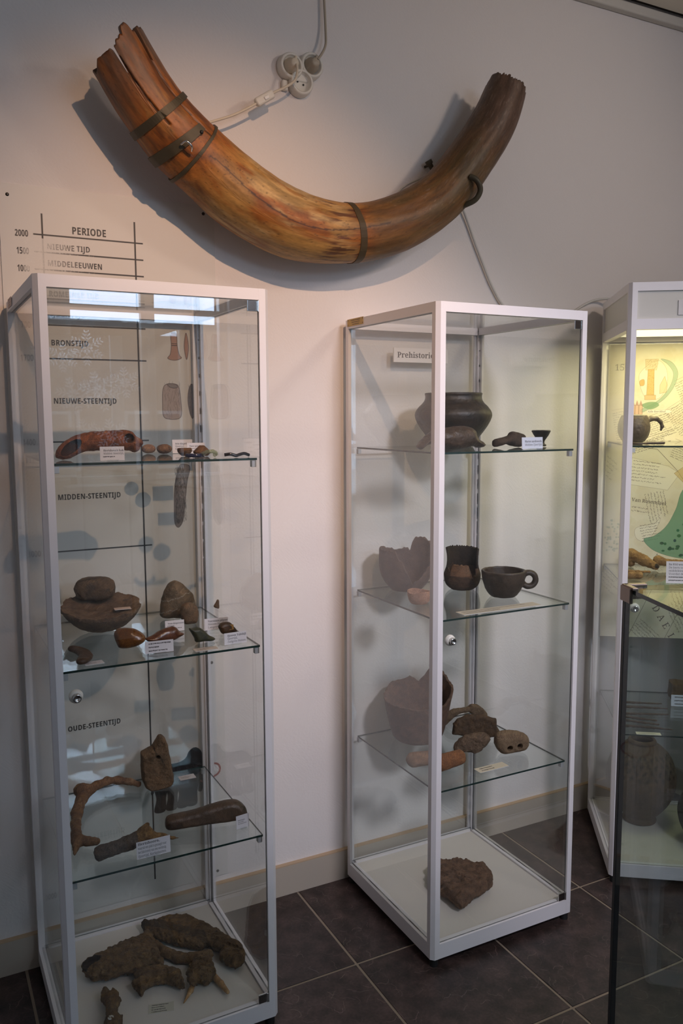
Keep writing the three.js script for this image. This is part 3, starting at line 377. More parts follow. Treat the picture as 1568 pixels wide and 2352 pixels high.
// ---------------------------------------------------------------- sockets and cables on the wall
{
  const t = thing('triple_socket', 'white round triple wall socket above the tusk with two plugs in it', 'socket', [0.206, 2.468, 0]);
  const lobe = (x, y) => new THREE.LatheGeometry([[0.0001, 0.014], [0.024, 0.014], [0.026, 0.028], [0.031, 0.031], [0.035, 0.026], [0.037, 0.012], [0.037, 0], [0.0001, 0]].map(([a, b]) => new THREE.Vector2(a, b)), 36).rotateX(Math.PI / 2).translate(x, y, 0);
  mesh('base', mergeGeometries([rbox(0.055, 0.05, 0.018, 0.008, 0, -0.002, 0.009), rbox(0.02, 0.03, 0.014, 0.006, -0.045, -0.04, 0.007)]), plastic, t);
  for (const [x, y] of [[-0.031, 0.01], [0.033, 0.022], [0.001, -0.029]]) { const m = mesh('outlet', lobe(x, y), plastic, t); for (const s of [-1, 1]) mesh('hole', new THREE.CylinderGeometry(0.0028, 0.0028, 0.003, 8).rotateX(Math.PI / 2).translate(x + s * 0.009, y - s * 0.003, 0.0145), rubber, m); }
  const plug = (x, y, z, label, mat, pts, lbl2) => {
    const p = thing('plug', label, 'plug', [x, y, z]);
    mesh('plug_body', new THREE.LatheGeometry([[0.0001, 0], [0.021, 0], [0.021, 0.012], [0.015, 0.022], [0.013, 0.034], [0.008, 0.038], [0.0001, 0.039]].map(([a, b]) => new THREE.Vector2(a, b)), 24).rotateX(Math.PI / 2), mat, p);
    mesh('grip', rbox(0.008, 0.03, 0.02, 0.003, 0.004, 0.004, 0.026), mat, p); mesh('cord', tube(pts.map(([a, b, c]) => [a - x, b - y, c - z]), 0.0036, 70, 8), mat, p);
    return p;
  };
  const p1 = plug(0.175, 2.478, 0.0145, 'white plug with a switched lamp cord, in the left outlet of the triple socket', cream, [[0.178, 2.472, 0.052], [0.176, 2.455, 0.062], [0.168, 2.425, 0.066], [0.135, 2.398, 0.07], [0.1, 2.378, 0.07], [0.05, 2.342, 0.07], [-0.02, 2.301, 0.068], [-0.09, 2.272, 0.06], [-0.12, 2.255, 0.05]]);
  const a = [0.104, 2.3795], b = [0.042, 2.3385], sw = rbox(0.062, 0.024, 0.018, 0.007).rotateZ(Math.atan2(a[1] - b[1], a[0] - b[0])).translate((a[0] + b[0]) / 2 - 0.175, (a[1] + b[1]) / 2 - 2.478, 0.0555);
  const s = mesh('cord_switch', sw, plastic, p1); mesh('rocker', rbox(0.016, 0.01, 0.008, 0.003).rotateZ(0.58).translate((a[0] + b[0]) / 2 - 0.172, (a[1] + b[1]) / 2 - 2.478, 0.064), std([0.8, 0.8, 0.78], 0.35), s);
  plug(0.239, 2.49, 0.0145, 'yellowed plug with a cord to the ceiling, in the right outlet of the triple socket', plasticDark, [[0.245, 2.497, 0.05], [0.262, 2.52, 0.045], [0.279, 2.55, 0.032], [0.285, 2.6, 0.02], [0.283, 2.68, 0.016], [0.279, 2.78, 0.014], [0.277, 2.9, 0.012]]);
  const wireMat = std([0.6, 0.58, 0.54], 0.5);
  tag(mesh('cable', tube([[0.745, 2.2, 0.02], [0.788, 2.131, 0.012], [0.832, 2.042, 0.011], [0.861, 1.987, 0.011], [0.897, 1.922, 0.011], [0.945, 1.86, 0.011], [1.0, 1.826, 0.011], [1.08, 1.812, 0.011], [1.17, 1.82, 0.011], [1.24, 1.85, 0.011], [1.3, 1.882, 0.012], [1.345, 1.9, 0.014], [1.385, 1.906, 0.03], [1.43, 1.9, 0.06]], 0.0042, 130, 8), wireMat), 'pale cable on the wall running from the tusk to the top of the lit case', 'cable');
  tag(mesh('cable', tube([[0.42, 2.11, 0.0035], [0.511, 2.153, 0.0035], [0.557, 2.197, 0.0035], [0.597, 2.221, 0.0035], [0.63, 2.235, 0.0035]], 0.0026, 50, 6), wireMat), 'thin cable showing along the inner curve of the tusk', 'cable');
}
// ---------------------------------------------------------------- cards
const cardTex = (w, h, lines, o = {}) => canvasTex(Math.round(w * 5200), Math.round(h * 5200), (c, W, Hh) => {
  c.fillStyle = o.bg ?? '#e4e0e4'; c.fillRect(0, 0, W, Hh);
  const n = lines.length, fs = o.fs ?? Math.min(Hh / (n + 0.9), W / 9), y0 = (Hh - fs * 1.15 * n) / 2 + fs * 0.9;
  lines.forEach((l, i) => {
    c.fillStyle = o.ink ?? '#2a2a30';
    if (typeof l === 'number') { const r = rng(l * 77 + i); let x = o.pad ?? W * 0.12; const end = W * (0.45 + 0.45 * r()); c.fillStyle = 'rgba(50,45,50,.75)'; while (x < end) { const ww = 2 + r() * fs * 0.5; c.fillRect(x, y0 + i * fs * 1.15 - fs * 0.5 - r() * 2, ww, fs * (0.3 + 0.15 * r())); x += ww + 1.5 + r() * 3; } return; }
    c.font = `${i === 0 && !o.plain ? 'bold ' : ''}${fs}px serif`; c.fillText(l, o.pad ?? W * 0.14, y0 + i * fs * 1.15, W * 0.84);
  });
});
function card(at, turn, w, h, lines, label, o = {}) { // upright card, leaning back a little, in a clear plastic foot
  const t = thing('text_card', label, 'card', at, turn, 'text cards in the display cases'), m = std([0.92, 0.92, 0.92], o.rough ?? 0.5, { map: cardTex(w, h, lines, o) });
  mesh('card', box(w, h, 0.0008, 0, h / 2 + 0.001, 0).rotateX(-0.06), [paperMat, paperMat, paperMat, paperMat, m, paperMat], t);
  mesh('card_foot', rbox(w * 0.45, 0.004, 0.012, 0.001, 0, 0.002, 0.001), phys({ color: new THREE.Color(0.93, 0.95, 0.95), roughness: 0.05, transmission: 1, thickness: 0 }), t);
  return t;
}
function flat(at, turn, w, h, lines, label, o = {}) {
  const m = std([0.92, 0.92, 0.92], 0.6, { map: cardTex(w, h, lines, { plain: true, ...o }) }), b = tag(mesh('flat_card', box(w, 0.0008, h, 0, 0.0006, 0), [paperMat, paperMat, m, paperMat, paperMat, paperMat]), label, 'card', 'small cards lying flat'); b.position.set(...at); b.rotation.y = turn; return b;
}
const y1 = 1.4036, y2 = 0.9636, y3 = 0.4931, yb = 0.0621;
card([-0.4527, y1, 0.46], 0, 0.0519, 0.0301, ['Hertshoorn hak', 'Midden Steentijd,', 3], 'white card headed Hertshoorn hak in front of the antler hoe');
card([-0.2167, y1, 0.19], 0, 0.0527, 0.0346, ['Drie slingerkogels', 'IJzertijd,', 'Kerkplanten'], 'white card headed Drie slingerkogels behind the small round stones');
card([-0.2062, y1, 0.27], 0, 0.0462, 0.0285, ['Twee spinstenen', 'IJzertijd,', 4], 'white card headed Twee spinstenen behind the spindle whorls');
card([-0.277, y2, 0.285], -0.1, 0.0475, 0.0275, ['Twee klopstenen', 5, 6], 'white card in front of the two hammer stones');
card([-0.3613, y2, 0.4538], -0.07, 0.0641, 0.0275, [7, 8, 9], 'white card shining in the light, in front of the two brown polished axes', { rough: 0.25 });
card([-0.1793, y2, 0.3186], -0.096, 0.0602, 0.0293, ['Vuurstenen pijlpunt', 'Nieuwe Steentijd,', 'Langestraat.'], 'white card headed Vuurstenen pijlpunt below the arrowhead');
card([-0.1824, y2, 0.4655], 0.03, 0.056, 0.0276, ['IJzeren Tulebijl', 'IJzertijd,', 'Zuidgrens Huissen.'], 'white card headed IJzeren Tulebijl in front of the small iron axe');
card([-0.3942, y3, 0.4752], 0, 0.0783, 0.0401, ['Hertshoorn,', 'waaruit een plak is gezaagd voor', 'het fabriceren van een werktuig.', 'IJzertijd, Kerkplanten.'], 'wide white card headed Hertshoorn in front of the sawn antler piece', { pad: 18 });
card([-0.1665, y3, 0.4472], 0.129, 0.0348, 0.0329, ['Wetsteen', 'IJzertijd,', 'Kerkplanten'], 'small white card headed Wetsteen at the end of the whetstone');
card([0.695, y1, 0.47], 0, 0.0733, 0.0322, ['Marne aardewerk.', 'Midden IJzertijd.'], 'white card headed Marne aardewerk in front of the small footed cup', { bg: '#dfe2ee' });
flat([-0.5093, y2, 0.463], 0.045, 0.0405, 0.0256, [11, 12, 13], 'small flat card beside the dark crescent knife');
flat([-0.2587, y2, 0.4735], -0.017, 0.0553, 0.0252, [14, 15, 16], 'small flat card in front of the dark green axe', { bg: '#d8c8b8' });
flat([-0.2024, y3, 0.1015], -0.008, 0.0452, 0.0285, [17, 18], 'small flat card to the right of the pierced loom weight');
flat([0.5903, y2, 0.4708], -0.01, 0.2654, 0.0413, [19, 20, 21], 'long narrow flat card in front of the clay mug', { bg: '#cfc3b0', fs: 46, pad: 60 });
flat([0.5903, y3, 0.4471], 0.015, 0.1019, 0.0309, [22, 23], 'flat card in front of the clay rolls and the pierced block', { bg: '#dcd0b8' });
flat([-0.372, yb, 0.4091], -0.268, 0.0607, 0.0335, [24, 25, 26, 27], 'pale text label lying on the case floor among the bones', { bg: '#cbc6b4' });
{ const t = tag(mesh('name_sign', box(0.2, 0.044, 0.005), [paperMat, paperMat, paperMat, paperMat, std([0.92, 0.92, 0.92], 0.5, { map: cardTex(0.2, 0.044, ['Prehistorie'], { fs: 124, pad: 62, bg: '#e2dfdc' }) }), paperMat]), 'white sign reading Prehistorie on the back pane behind the urn', 'sign'); t.position.set(0.601, 1.684, 0.0425); }
for (const [x, z, l, c, w] of [[0.3378, 0.0985, 'small brass-yellow maker plate on the top rail of the pottery case', '#c9a24e', 0.1], [-0.6084, 0.115, 'small faded maker plate on the top rail of the stone tool case', '#a98a84', 0.075]]) {
  const m = std([0.9, 0.9, 0.9], 0.4, { map: canvasTex(400, 84, (g, W, h) => { g.fillStyle = c; g.fillRect(0, 0, W, h); g.fillStyle = '#3a2a18'; const r = rng(3); for (let k = 0; k < 3; k++) { let a = 90 + k * 15; while (a < 310 - k * 18) { const s = 4 + r() * 10; g.fillRect(a, 14 + k * 23, s, 10); a += s + 4; } } for (const a of [14, 370]) for (const b of [10, 60]) g.fillRect(a, b, 14, 12); }) });
  const p = tag(mesh('maker_plate', box(0.0008, 0.021, w), [paperMat, m, paperMat, paperMat, paperMat, paperMat]), l, 'plate'); p.position.set(x, 1.7708, z);
}
// ---------------------------------------------------------------- finds: helpers
function find(name, label, cat, at, turn, geo, mat = MAT.matte, group) { geo.computeBoundingBox(); geo.translate(0, 0.0007 - geo.boundingBox.min.y, 0); const m = tag(mesh(name, geo, mat), label, cat, group); m.position.set(...at); m.rotation.y = turn; return m; }
const lieGeo = (g) => g.rotateX(Math.PI / 2); // outline (x, z) lying down: pillow's y becomes z
// a pot: profile [[radius, height] from rim to foot], wall thickness, top(a) lowers the rim at angle a (0 = towards +z)
function potGeo(prof, wall, top, col, cell = 0.0026, rough = 0.0008) {
  const cur = new THREE.CatmullRomCurve3(prof.map(([r, y]) => new THREE.Vector3(r, y, 0)), false, 'centripetal').getPoints(22).map((p) => [p.x, p.y]); cur.push([0, prof[prof.length - 1][1]]);
  const R = Math.max(...prof.map((p) => p[0])) + 0.012, Y = prof[0][1] + 0.012;
  return sdfGeo((x, y, z) => {
    const r = Math.hypot(x, z); let d = 1e9;
    for (let i = 0; i < cur.length - 1; i++) { const [ax, ay] = cur[i], [bx, by] = cur[i + 1], ex = bx - ax, ey = by - ay, t = clamp(((r - ax) * ex + (y - ay) * ey) / (ex * ex + ey * ey + 1e-12)); d = Math.min(d, (r - ax - ex * t) ** 2 + (y - ay - ey * t) ** 2); }
    let f = Math.sqrt(d) - wall + rough * fbm(x * 60, y * 60, z * 60, 3);
    if (top) f = Math.max(f, y - top(Math.atan2(x, z), x, y, z));
    return f;
  }, [-R, -wall - 0.008, -R], [R, Y, R], cell, col);
}
const lift = (g, y) => g.translate(0, y, 0);
// ---------------------------------------------------------------- stone tool case, top shelf
{
  const P = [[-0.0965, 0.0047], [-0.0965, 0.0186], [-0.0874, 0.0309], [-0.0659, 0.0463], [-0.0445, 0.0555], [-0.0183, 0.06], [0.0206, 0.0617], [0.057, 0.0631], [0.0713, 0.0595], [0.0784, 0.0506], [0.0903, 0.0433], [0.0965, 0.0319], [0.0882, 0.023], [0.0873, 0.0182], [0.0774, 0.0119], [0.0638, 0.0161], [0.0431, 0.0173], [0.0053, 0.0178], [-0.0196, 0.0174], [-0.035, 0.0161], [-0.0505, 0.0101], [-0.0659, 0.0025], [-0.081, 0]];
  const c0 = mottle([0.24, 0.085, 0.04], [0.14, 0.05, 0.025], [0.3, 0.16, 0.1], 40, 1);
  const inA = (x, y) => ((x + 0.067) * 0.8 + (y - 0.026) * 0.6) ** 2 / 0.026 ** 2 + (-(x + 0.067) * 0.6 + (y - 0.026) * 0.8) ** 2 / 0.011 ** 2, inB = (x, y) => ((x - 0.061) / 0.0105) ** 2 + ((y - 0.045) / 0.0095) ** 2;
  find('antler_hoe', 'long reddish-brown antler hoe with a hollowed end and a shaft hole', 'antler tool', [-0.4575, y1, 0.36], 0, pillow(P, 0.026, 0.024, { cell: 0.0019, jag: 0.0018, freq: 60, cut: (x, y, z) => Math.max(-Math.max((Math.sqrt(inA(x, y)) - 1) * 0.011, 0.006 - z), -Math.max((Math.sqrt(inB(x, y)) - 1) * 0.011, 0.008 - z)), col: (x, y, z) => { const d = z > 0 && (inA(x, y) < 1.05 || inB(x, y) < 1.5) ? 0.25 : 1; return c0(x, y, z).map((v) => v * d); } }));  // shade inside the hollow and the hole is put into the vertex colour
  const clay = mottle([0.3, 0.19, 0.12], [0.2, 0.115, 0.075], [0.12, 0.075, 0.05], 50, 2);
  const ell = (r, h, cf, c = clay, sd = 0) => sdfGeo((x, y, z) => (Math.sqrt((x / r) ** 2 + ((y - h / 2) / (h / 2)) ** 2 + (z / r) ** 2) - 1) * h / 2 + cf * fbm(x * 90 + sd, y * 90, z * 90, 2), [-r - 0.004, -0.004, -r - 0.004], [r + 0.004, h + 0.004, r + 0.004], 0.0013, c);
  find('sling_stone', 'round clay sling stone, nearer to the antler hoe', 'sling stone', [-0.2973, y1, 0.16], 0, ell(0.0178, 0.0234, 0.0006), MAT.matte, 'sling stones');
  find('sling_stone', 'round clay sling stone with a dark underside, in front of the Drie slingerkogels card', 'sling stone', [-0.2676, y1, 0.2], 0, ell(0.0193, 0.0243, 0.001, mottle([0.2, 0.125, 0.08], [0.13, 0.08, 0.055], [0.08, 0.05, 0.035], 50, 5), 3), MAT.matte, 'sling stones');
  const lathe = (pts, c, cell = 0.0013) => potGeo(pts, 0.002, null, c, cell, 0.0005), solid = (pts, c) => { const q = pts.map(([r, y]) => [r, y]); return sdfGeo((x, y, z) => { const r = Math.hypot(x, z), poly = [...q, ...q.map(([a, b]) => [-a, b]).reverse()]; return sdPoly(poly, r, y) + 0.0005 * fbm(x * 90, y * 90, z * 90, 2); }, [-0.026, -0.004, -0.026], [0.026, 0.032, 0.026], 0.0013, c); };
  const dark = mottle([0.1, 0.055, 0.03], [0.17, 0.09, 0.04], [0.05, 0.035, 0.025], 60, 7);
  find('spindle_whorl', 'small flat-topped dark clay spindle whorl', 'spindle whorl', [-0.2565, y1, 0.34], 0, solid([[0.0005, 0], [0.008, 0], [0.0165, 0.009], [0.0177, 0.0145], [0.0165, 0.0187], [0.0005, 0.018]], dark), MAT.matte, 'spindle whorls');
  find('spindle_whorl', 'small cone-shaped brown clay spindle whorl', 'spindle whorl', [-0.2203, y1, 0.36], 0, solid([[0.0005, 0], [0.014, 0], [0.0205, 0.007], [0.0208, 0.0105], [0.006, 0.0248], [0.0005, 0.025]], dark), MAT.matte, 'spindle whorls');
  const gl = (c, r = 0.12) => new THREE.MeshPhysicalMaterial({ color: new THREE.Color().setRGB(...c), roughness: r });
  const arc = (r, a0, a1, th, y = 0) => { const p = []; for (let k = 0; k <= 14; k++) { const a = mix(a0, a1, k / 14); p.push([r * Math.cos(a), y + th * (1 + 0.15 * Math.sin(k * 2)), r * Math.sin(a)]); } return tube(p, th, 30, 8); };
  find('bangle_fragment', 'dark blue glass bangle fragment beside the cone-shaped whorl', 'bangle fragment', [-0.2575, y1, 0.425], 0, arc(0.021, 0.3, 2.8, 0.0045).translate(0, 0, -0.01), gl([0.015, 0.017, 0.05]), 'glass bangle fragments');
  find('bangle_fragment', 'clear greenish glass bangle fragment', 'bangle fragment', [-0.2265, y1, 0.44], 0, arc(0.016, -0.4, 3.0, 0.0045).rotateX(-0.5).translate(0, 0.003, -0.006), phys({ color: new THREE.Color(0.62, 0.66, 0.5), roughness: 0.1, transmission: 0.8, thickness: 0 }), 'glass bangle fragments');
  find('bangle_fragment', 'wavy black bangle fragment at the right edge of the shelf', 'bangle fragment', [-0.1665, y1, 0.455], 0, tube([[-0.031, 0.006, 0], [-0.018, 0.0075, 0.004], [-0.004, 0.004, 0.006], [0.004, 0.006, 0.004], [0.018, 0.008, 0], [0.031, 0.004, -0.004]], 0.0038, 40, 8), gl([0.02, 0.012, 0.012]), 'glass bangle fragments');
}
// ---------------------------------------------------------------- stone tool case, second shelf
{
  const rock = mottle([0.105, 0.078, 0.06], [0.15, 0.11, 0.082], [0.075, 0.058, 0.05], 28, 3);
  const Q = [-0.4335, y2, 0.175];
  find('quern', 'large lens-shaped brown stone quern', 'quern stone', Q, -0.2, sdfGeo((x, y, z) => { const a = (x / 0.0955) ** 2 + (z / 0.085) ** 2, r = Math.sqrt(a), topY = 0.062 - 0.01 * (1 - a) + 0.004 * N3(x * 20, 3, z * 20), bot = 0.052 * Math.pow(clamp(a), 1.6); return Math.max((r - 1) * 0.05, y - topY, bot - y) + 0.0022 * fbm(x * 45, y * 45, z * 45, 3); }, [-0.104, -0.008, -0.094], [0.104, 0.078, 0.094], 0.0026, rock).rotateX(0.2));
  find('rubbing_stone', 'rounded dark stone resting on the quern', 'rubbing stone', [-0.4425, y2 + 0.0705, 0.15], -0.3, sdfGeo((x, y, z) => { const q = (Math.abs(x) / 0.05) ** 2.8 + (Math.abs(y - 0.029) / 0.0295) ** 2.6 + (Math.abs(z) / 0.033) ** 2.4; return (Math.pow(q, 1 / 2.6) - 1) * 0.03 + 0.002 * fbm(x * 40, y * 40, z * 40 + 5, 3) - 0.0; }, [-0.058, -0.008, -0.042], [0.058, 0.068, 0.042], 0.0022, mottle([0.085, 0.065, 0.05], [0.12, 0.09, 0.065], [0.055, 0.048, 0.045], 32, 9)));
  flat([-0.392, y2 + 0.0595, 0.228], -0.1, 0.04, 0.024, [28, 29], 'tiny card lying on the stone quern', { bg: '#d2b8a6' });
  const brown = mottle([0.17, 0.075, 0.022], [0.12, 0.05, 0.016], [0.22, 0.11, 0.045], 26, 4);
  find('polished_axe', 'glossy orange-brown polished stone axe, blunt and rounded, below the quern', 'stone axe', [-0.412, y2, 0.385], -0.35, pillow([[-0.0354, 0.0353], [-0.0279, 0.0468], [-0.0151, 0.0488], [0.0056, 0.0468], [0.0229, 0.0386], [0.0354, 0.0255], [0.0336, 0.0156], [0.0141, 0.0041], [-0.0084, 0], [-0.0243, 0.0025], [-0.0304, 0.014]], 0.02, 0.024, { cell: 0.0017, jag: 0.0006, col: brown }), MAT.gloss, 'polished stone axes');
  find('polished_axe', 'glossy red-brown pointed stone axe behind the shining card', 'stone axe', [-0.326, y2, 0.37], 0.12, pillow([[-0.0484, 0.0142], [-0.0313, 0.0201], [-0.012, 0.0289], [0.0113, 0.0337], [0.027, 0.0322], [0.0386, 0.0191], [0.0484, 0.0121], [0.0363, 0.0053], [0.0204, 0], [-0.0088, 0], [-0.0373, 0.0052]], 0.015, 0.016, { cell: 0.0016, jag: 0.0006, col: mottle([0.12, 0.05, 0.03], [0.09, 0.036, 0.02], [0.16, 0.075, 0.04], 30, 6) }), MAT.gloss, 'polished stone axes');
  find('crescent_knife', 'dark brown crescent-shaped flint knife lying at the front left', 'flint knife', [-0.525, y2, 0.4085], 0, lieGeo(pillow([[-0.0199, -0.0594], [-0.0085, -0.0635], [0.006, -0.0497], [0.0178, -0.0214], [0.0212, 0.0177], [0.0109, 0.0487], [-0.0065, 0.0635], [-0.0212, 0.0602], [-0.0189, 0.0427], [-0.0104, 0.0232], [-0.009, -0.0066], [-0.0144, -0.0374]], 0.007, 0.009, { cell: 0.0016, jag: 0.0008, col: mottle([0.075, 0.042, 0.026], [0.05, 0.03, 0.02], [0.09, 0.05, 0.03], 30, 2) })), MAT.satin);
  const big = mottle([0.15, 0.115, 0.08], [0.105, 0.088, 0.066], [0.19, 0.135, 0.085], 18, 12);
  find('hammer_stone', 'large pointed grey-brown stone with pale veins', 'hammer stone', [-0.2307, y2, 0.155], -0.25, pillow([[-0.0466, 0.0089], [-0.0439, 0.0446], [-0.0336, 0.0763], [-0.0217, 0.0935], [-0.0042, 0.1], [0.0092, 0.0945], [0.0244, 0.0783], [0.0415, 0.06], [0.045, 0.0407], [0.0466, 0.0209], [0.0308, 0.001], [-0.0119, 0], [-0.039, 0.003]], 0.034, 0.03, { cell: 0.0022, jag: 0.0015, col: (x, y, z) => { const v = Math.min(Math.abs(y - 0.031 - x * 0.25 - 0.003 * N3(x * 60, 1, 1)), Math.abs(y - 0.062 - x * 0.3 - 0.003 * N3(x * 60, 4, 1))); return v < 0.0009 ? [0.3, 0.27, 0.22] : big(x, y, z); } }), MAT.matte, 'hammer stones');
  find('hammer_stone', 'smaller round red-brown stone in front of the pointed stone', 'hammer stone', [-0.2229, y2, 0.2326], 0, pillow([[-0.0229, 0.0304], [-0.0206, 0.0491], [-0.0052, 0.0569], [0.0102, 0.0543], [0.0198, 0.0447], [0.0229, 0.0214], [0.0171, 0.0029], [0.0015, 0], [-0.0157, 0.004]], 0.021, 0.02, { cell: 0.0017, jag: 0.0012, col: mottle([0.15, 0.1, 0.065], [0.11, 0.08, 0.055], [0.1, 0.06, 0.04], 30, 22) }), MAT.matte, 'hammer stones');
  find('green_axe', 'dark green-black socketed bronze axe head', 'bronze axe', [-0.2481, y2, 0.4157], 0.085, pillow([[-0.0323, 0.0381], [-0.0242, 0.0379], [-0.0078, 0.0374], [0.0012, 0.0309], [0.0175, 0.0146], [0.0323, 0.0045], [0.0266, 0], [0.0044, 0.0014], [-0.0175, 0.0036], [-0.0192, 0.011], [-0.0262, 0.0242]], 0.012, 0.009, { cell: 0.0015, jag: 0.0005, col: mottle([0.03, 0.036, 0.02], [0.045, 0.05, 0.028], [0.02, 0.022, 0.014], 40, 3) }), MAT.satin);
  const ia = tag(thing('iron_axe', 'small dark brown iron axe with a numbered tan sticker', 'iron axe', [-0.1662, y2, 0.3646], 0.087), 'small dark brown iron axe with a numbered tan sticker', 'iron axe');
  mesh('axe_head', pillow([[-0.0247, 0.0204], [-0.0169, 0.0284], [-0.0053, 0.0302], [0.0064, 0.0272], [0.0141, 0.0188], [0.0247, 0.0018], [0.0041, 0], [-0.0153, 0.0017], [-0.0219, 0.0127]], 0.012, 0.01, { cell: 0.0014, jag: 0.0005, col: mottle([0.075, 0.04, 0.02], [0.05, 0.028, 0.016], [0.1, 0.05, 0.022], 40, 14) }), MAT.satin, ia);
  mesh('sticker', box(0.0135, 0.0125, 0.001, 0.004, 0.0165, 0.0125).rotateX(-0.1), std([0.9, 0.9, 0.9], 0.6, { map: canvasTex(64, 60, (c) => { c.fillStyle = '#b58a4a'; c.fillRect(0, 0, 64, 60); c.fillStyle = '#4a3012'; c.font = 'bold 40px sans-serif'; c.fillText('3', 22, 45); }) }), ia);
  const ah = thing('arrowhead', 'small flint arrowhead mounted on a clear rod', 'arrowhead', [-0.1564, y2, 0.253], -0.187);
  mesh('flint_point', pillow([[-0.0075, 0.044], [-0.0018, 0.0551], [0.003, 0.0625], [0.0067, 0.0604], [0.0075, 0.0507], [0.0064, 0.0384], [-0.0001, 0.0394]], 0.0028, 0.005, { cell: 0.0009, jag: 0.0004, col: mottle([0.13, 0.09, 0.07], [0.2, 0.15, 0.12], [0.1, 0.07, 0.05], 90, 2) }), MAT.matte, ah);
  mesh('rod', new THREE.CylinderGeometry(0.0036, 0.0036, 0.04, 14).translate(0.001, 0.02, 0), phys({ color: new THREE.Color(0.93, 0.93, 0.94), roughness: 0.05, transmission: 0.9, thickness: 0 }), ah);
}
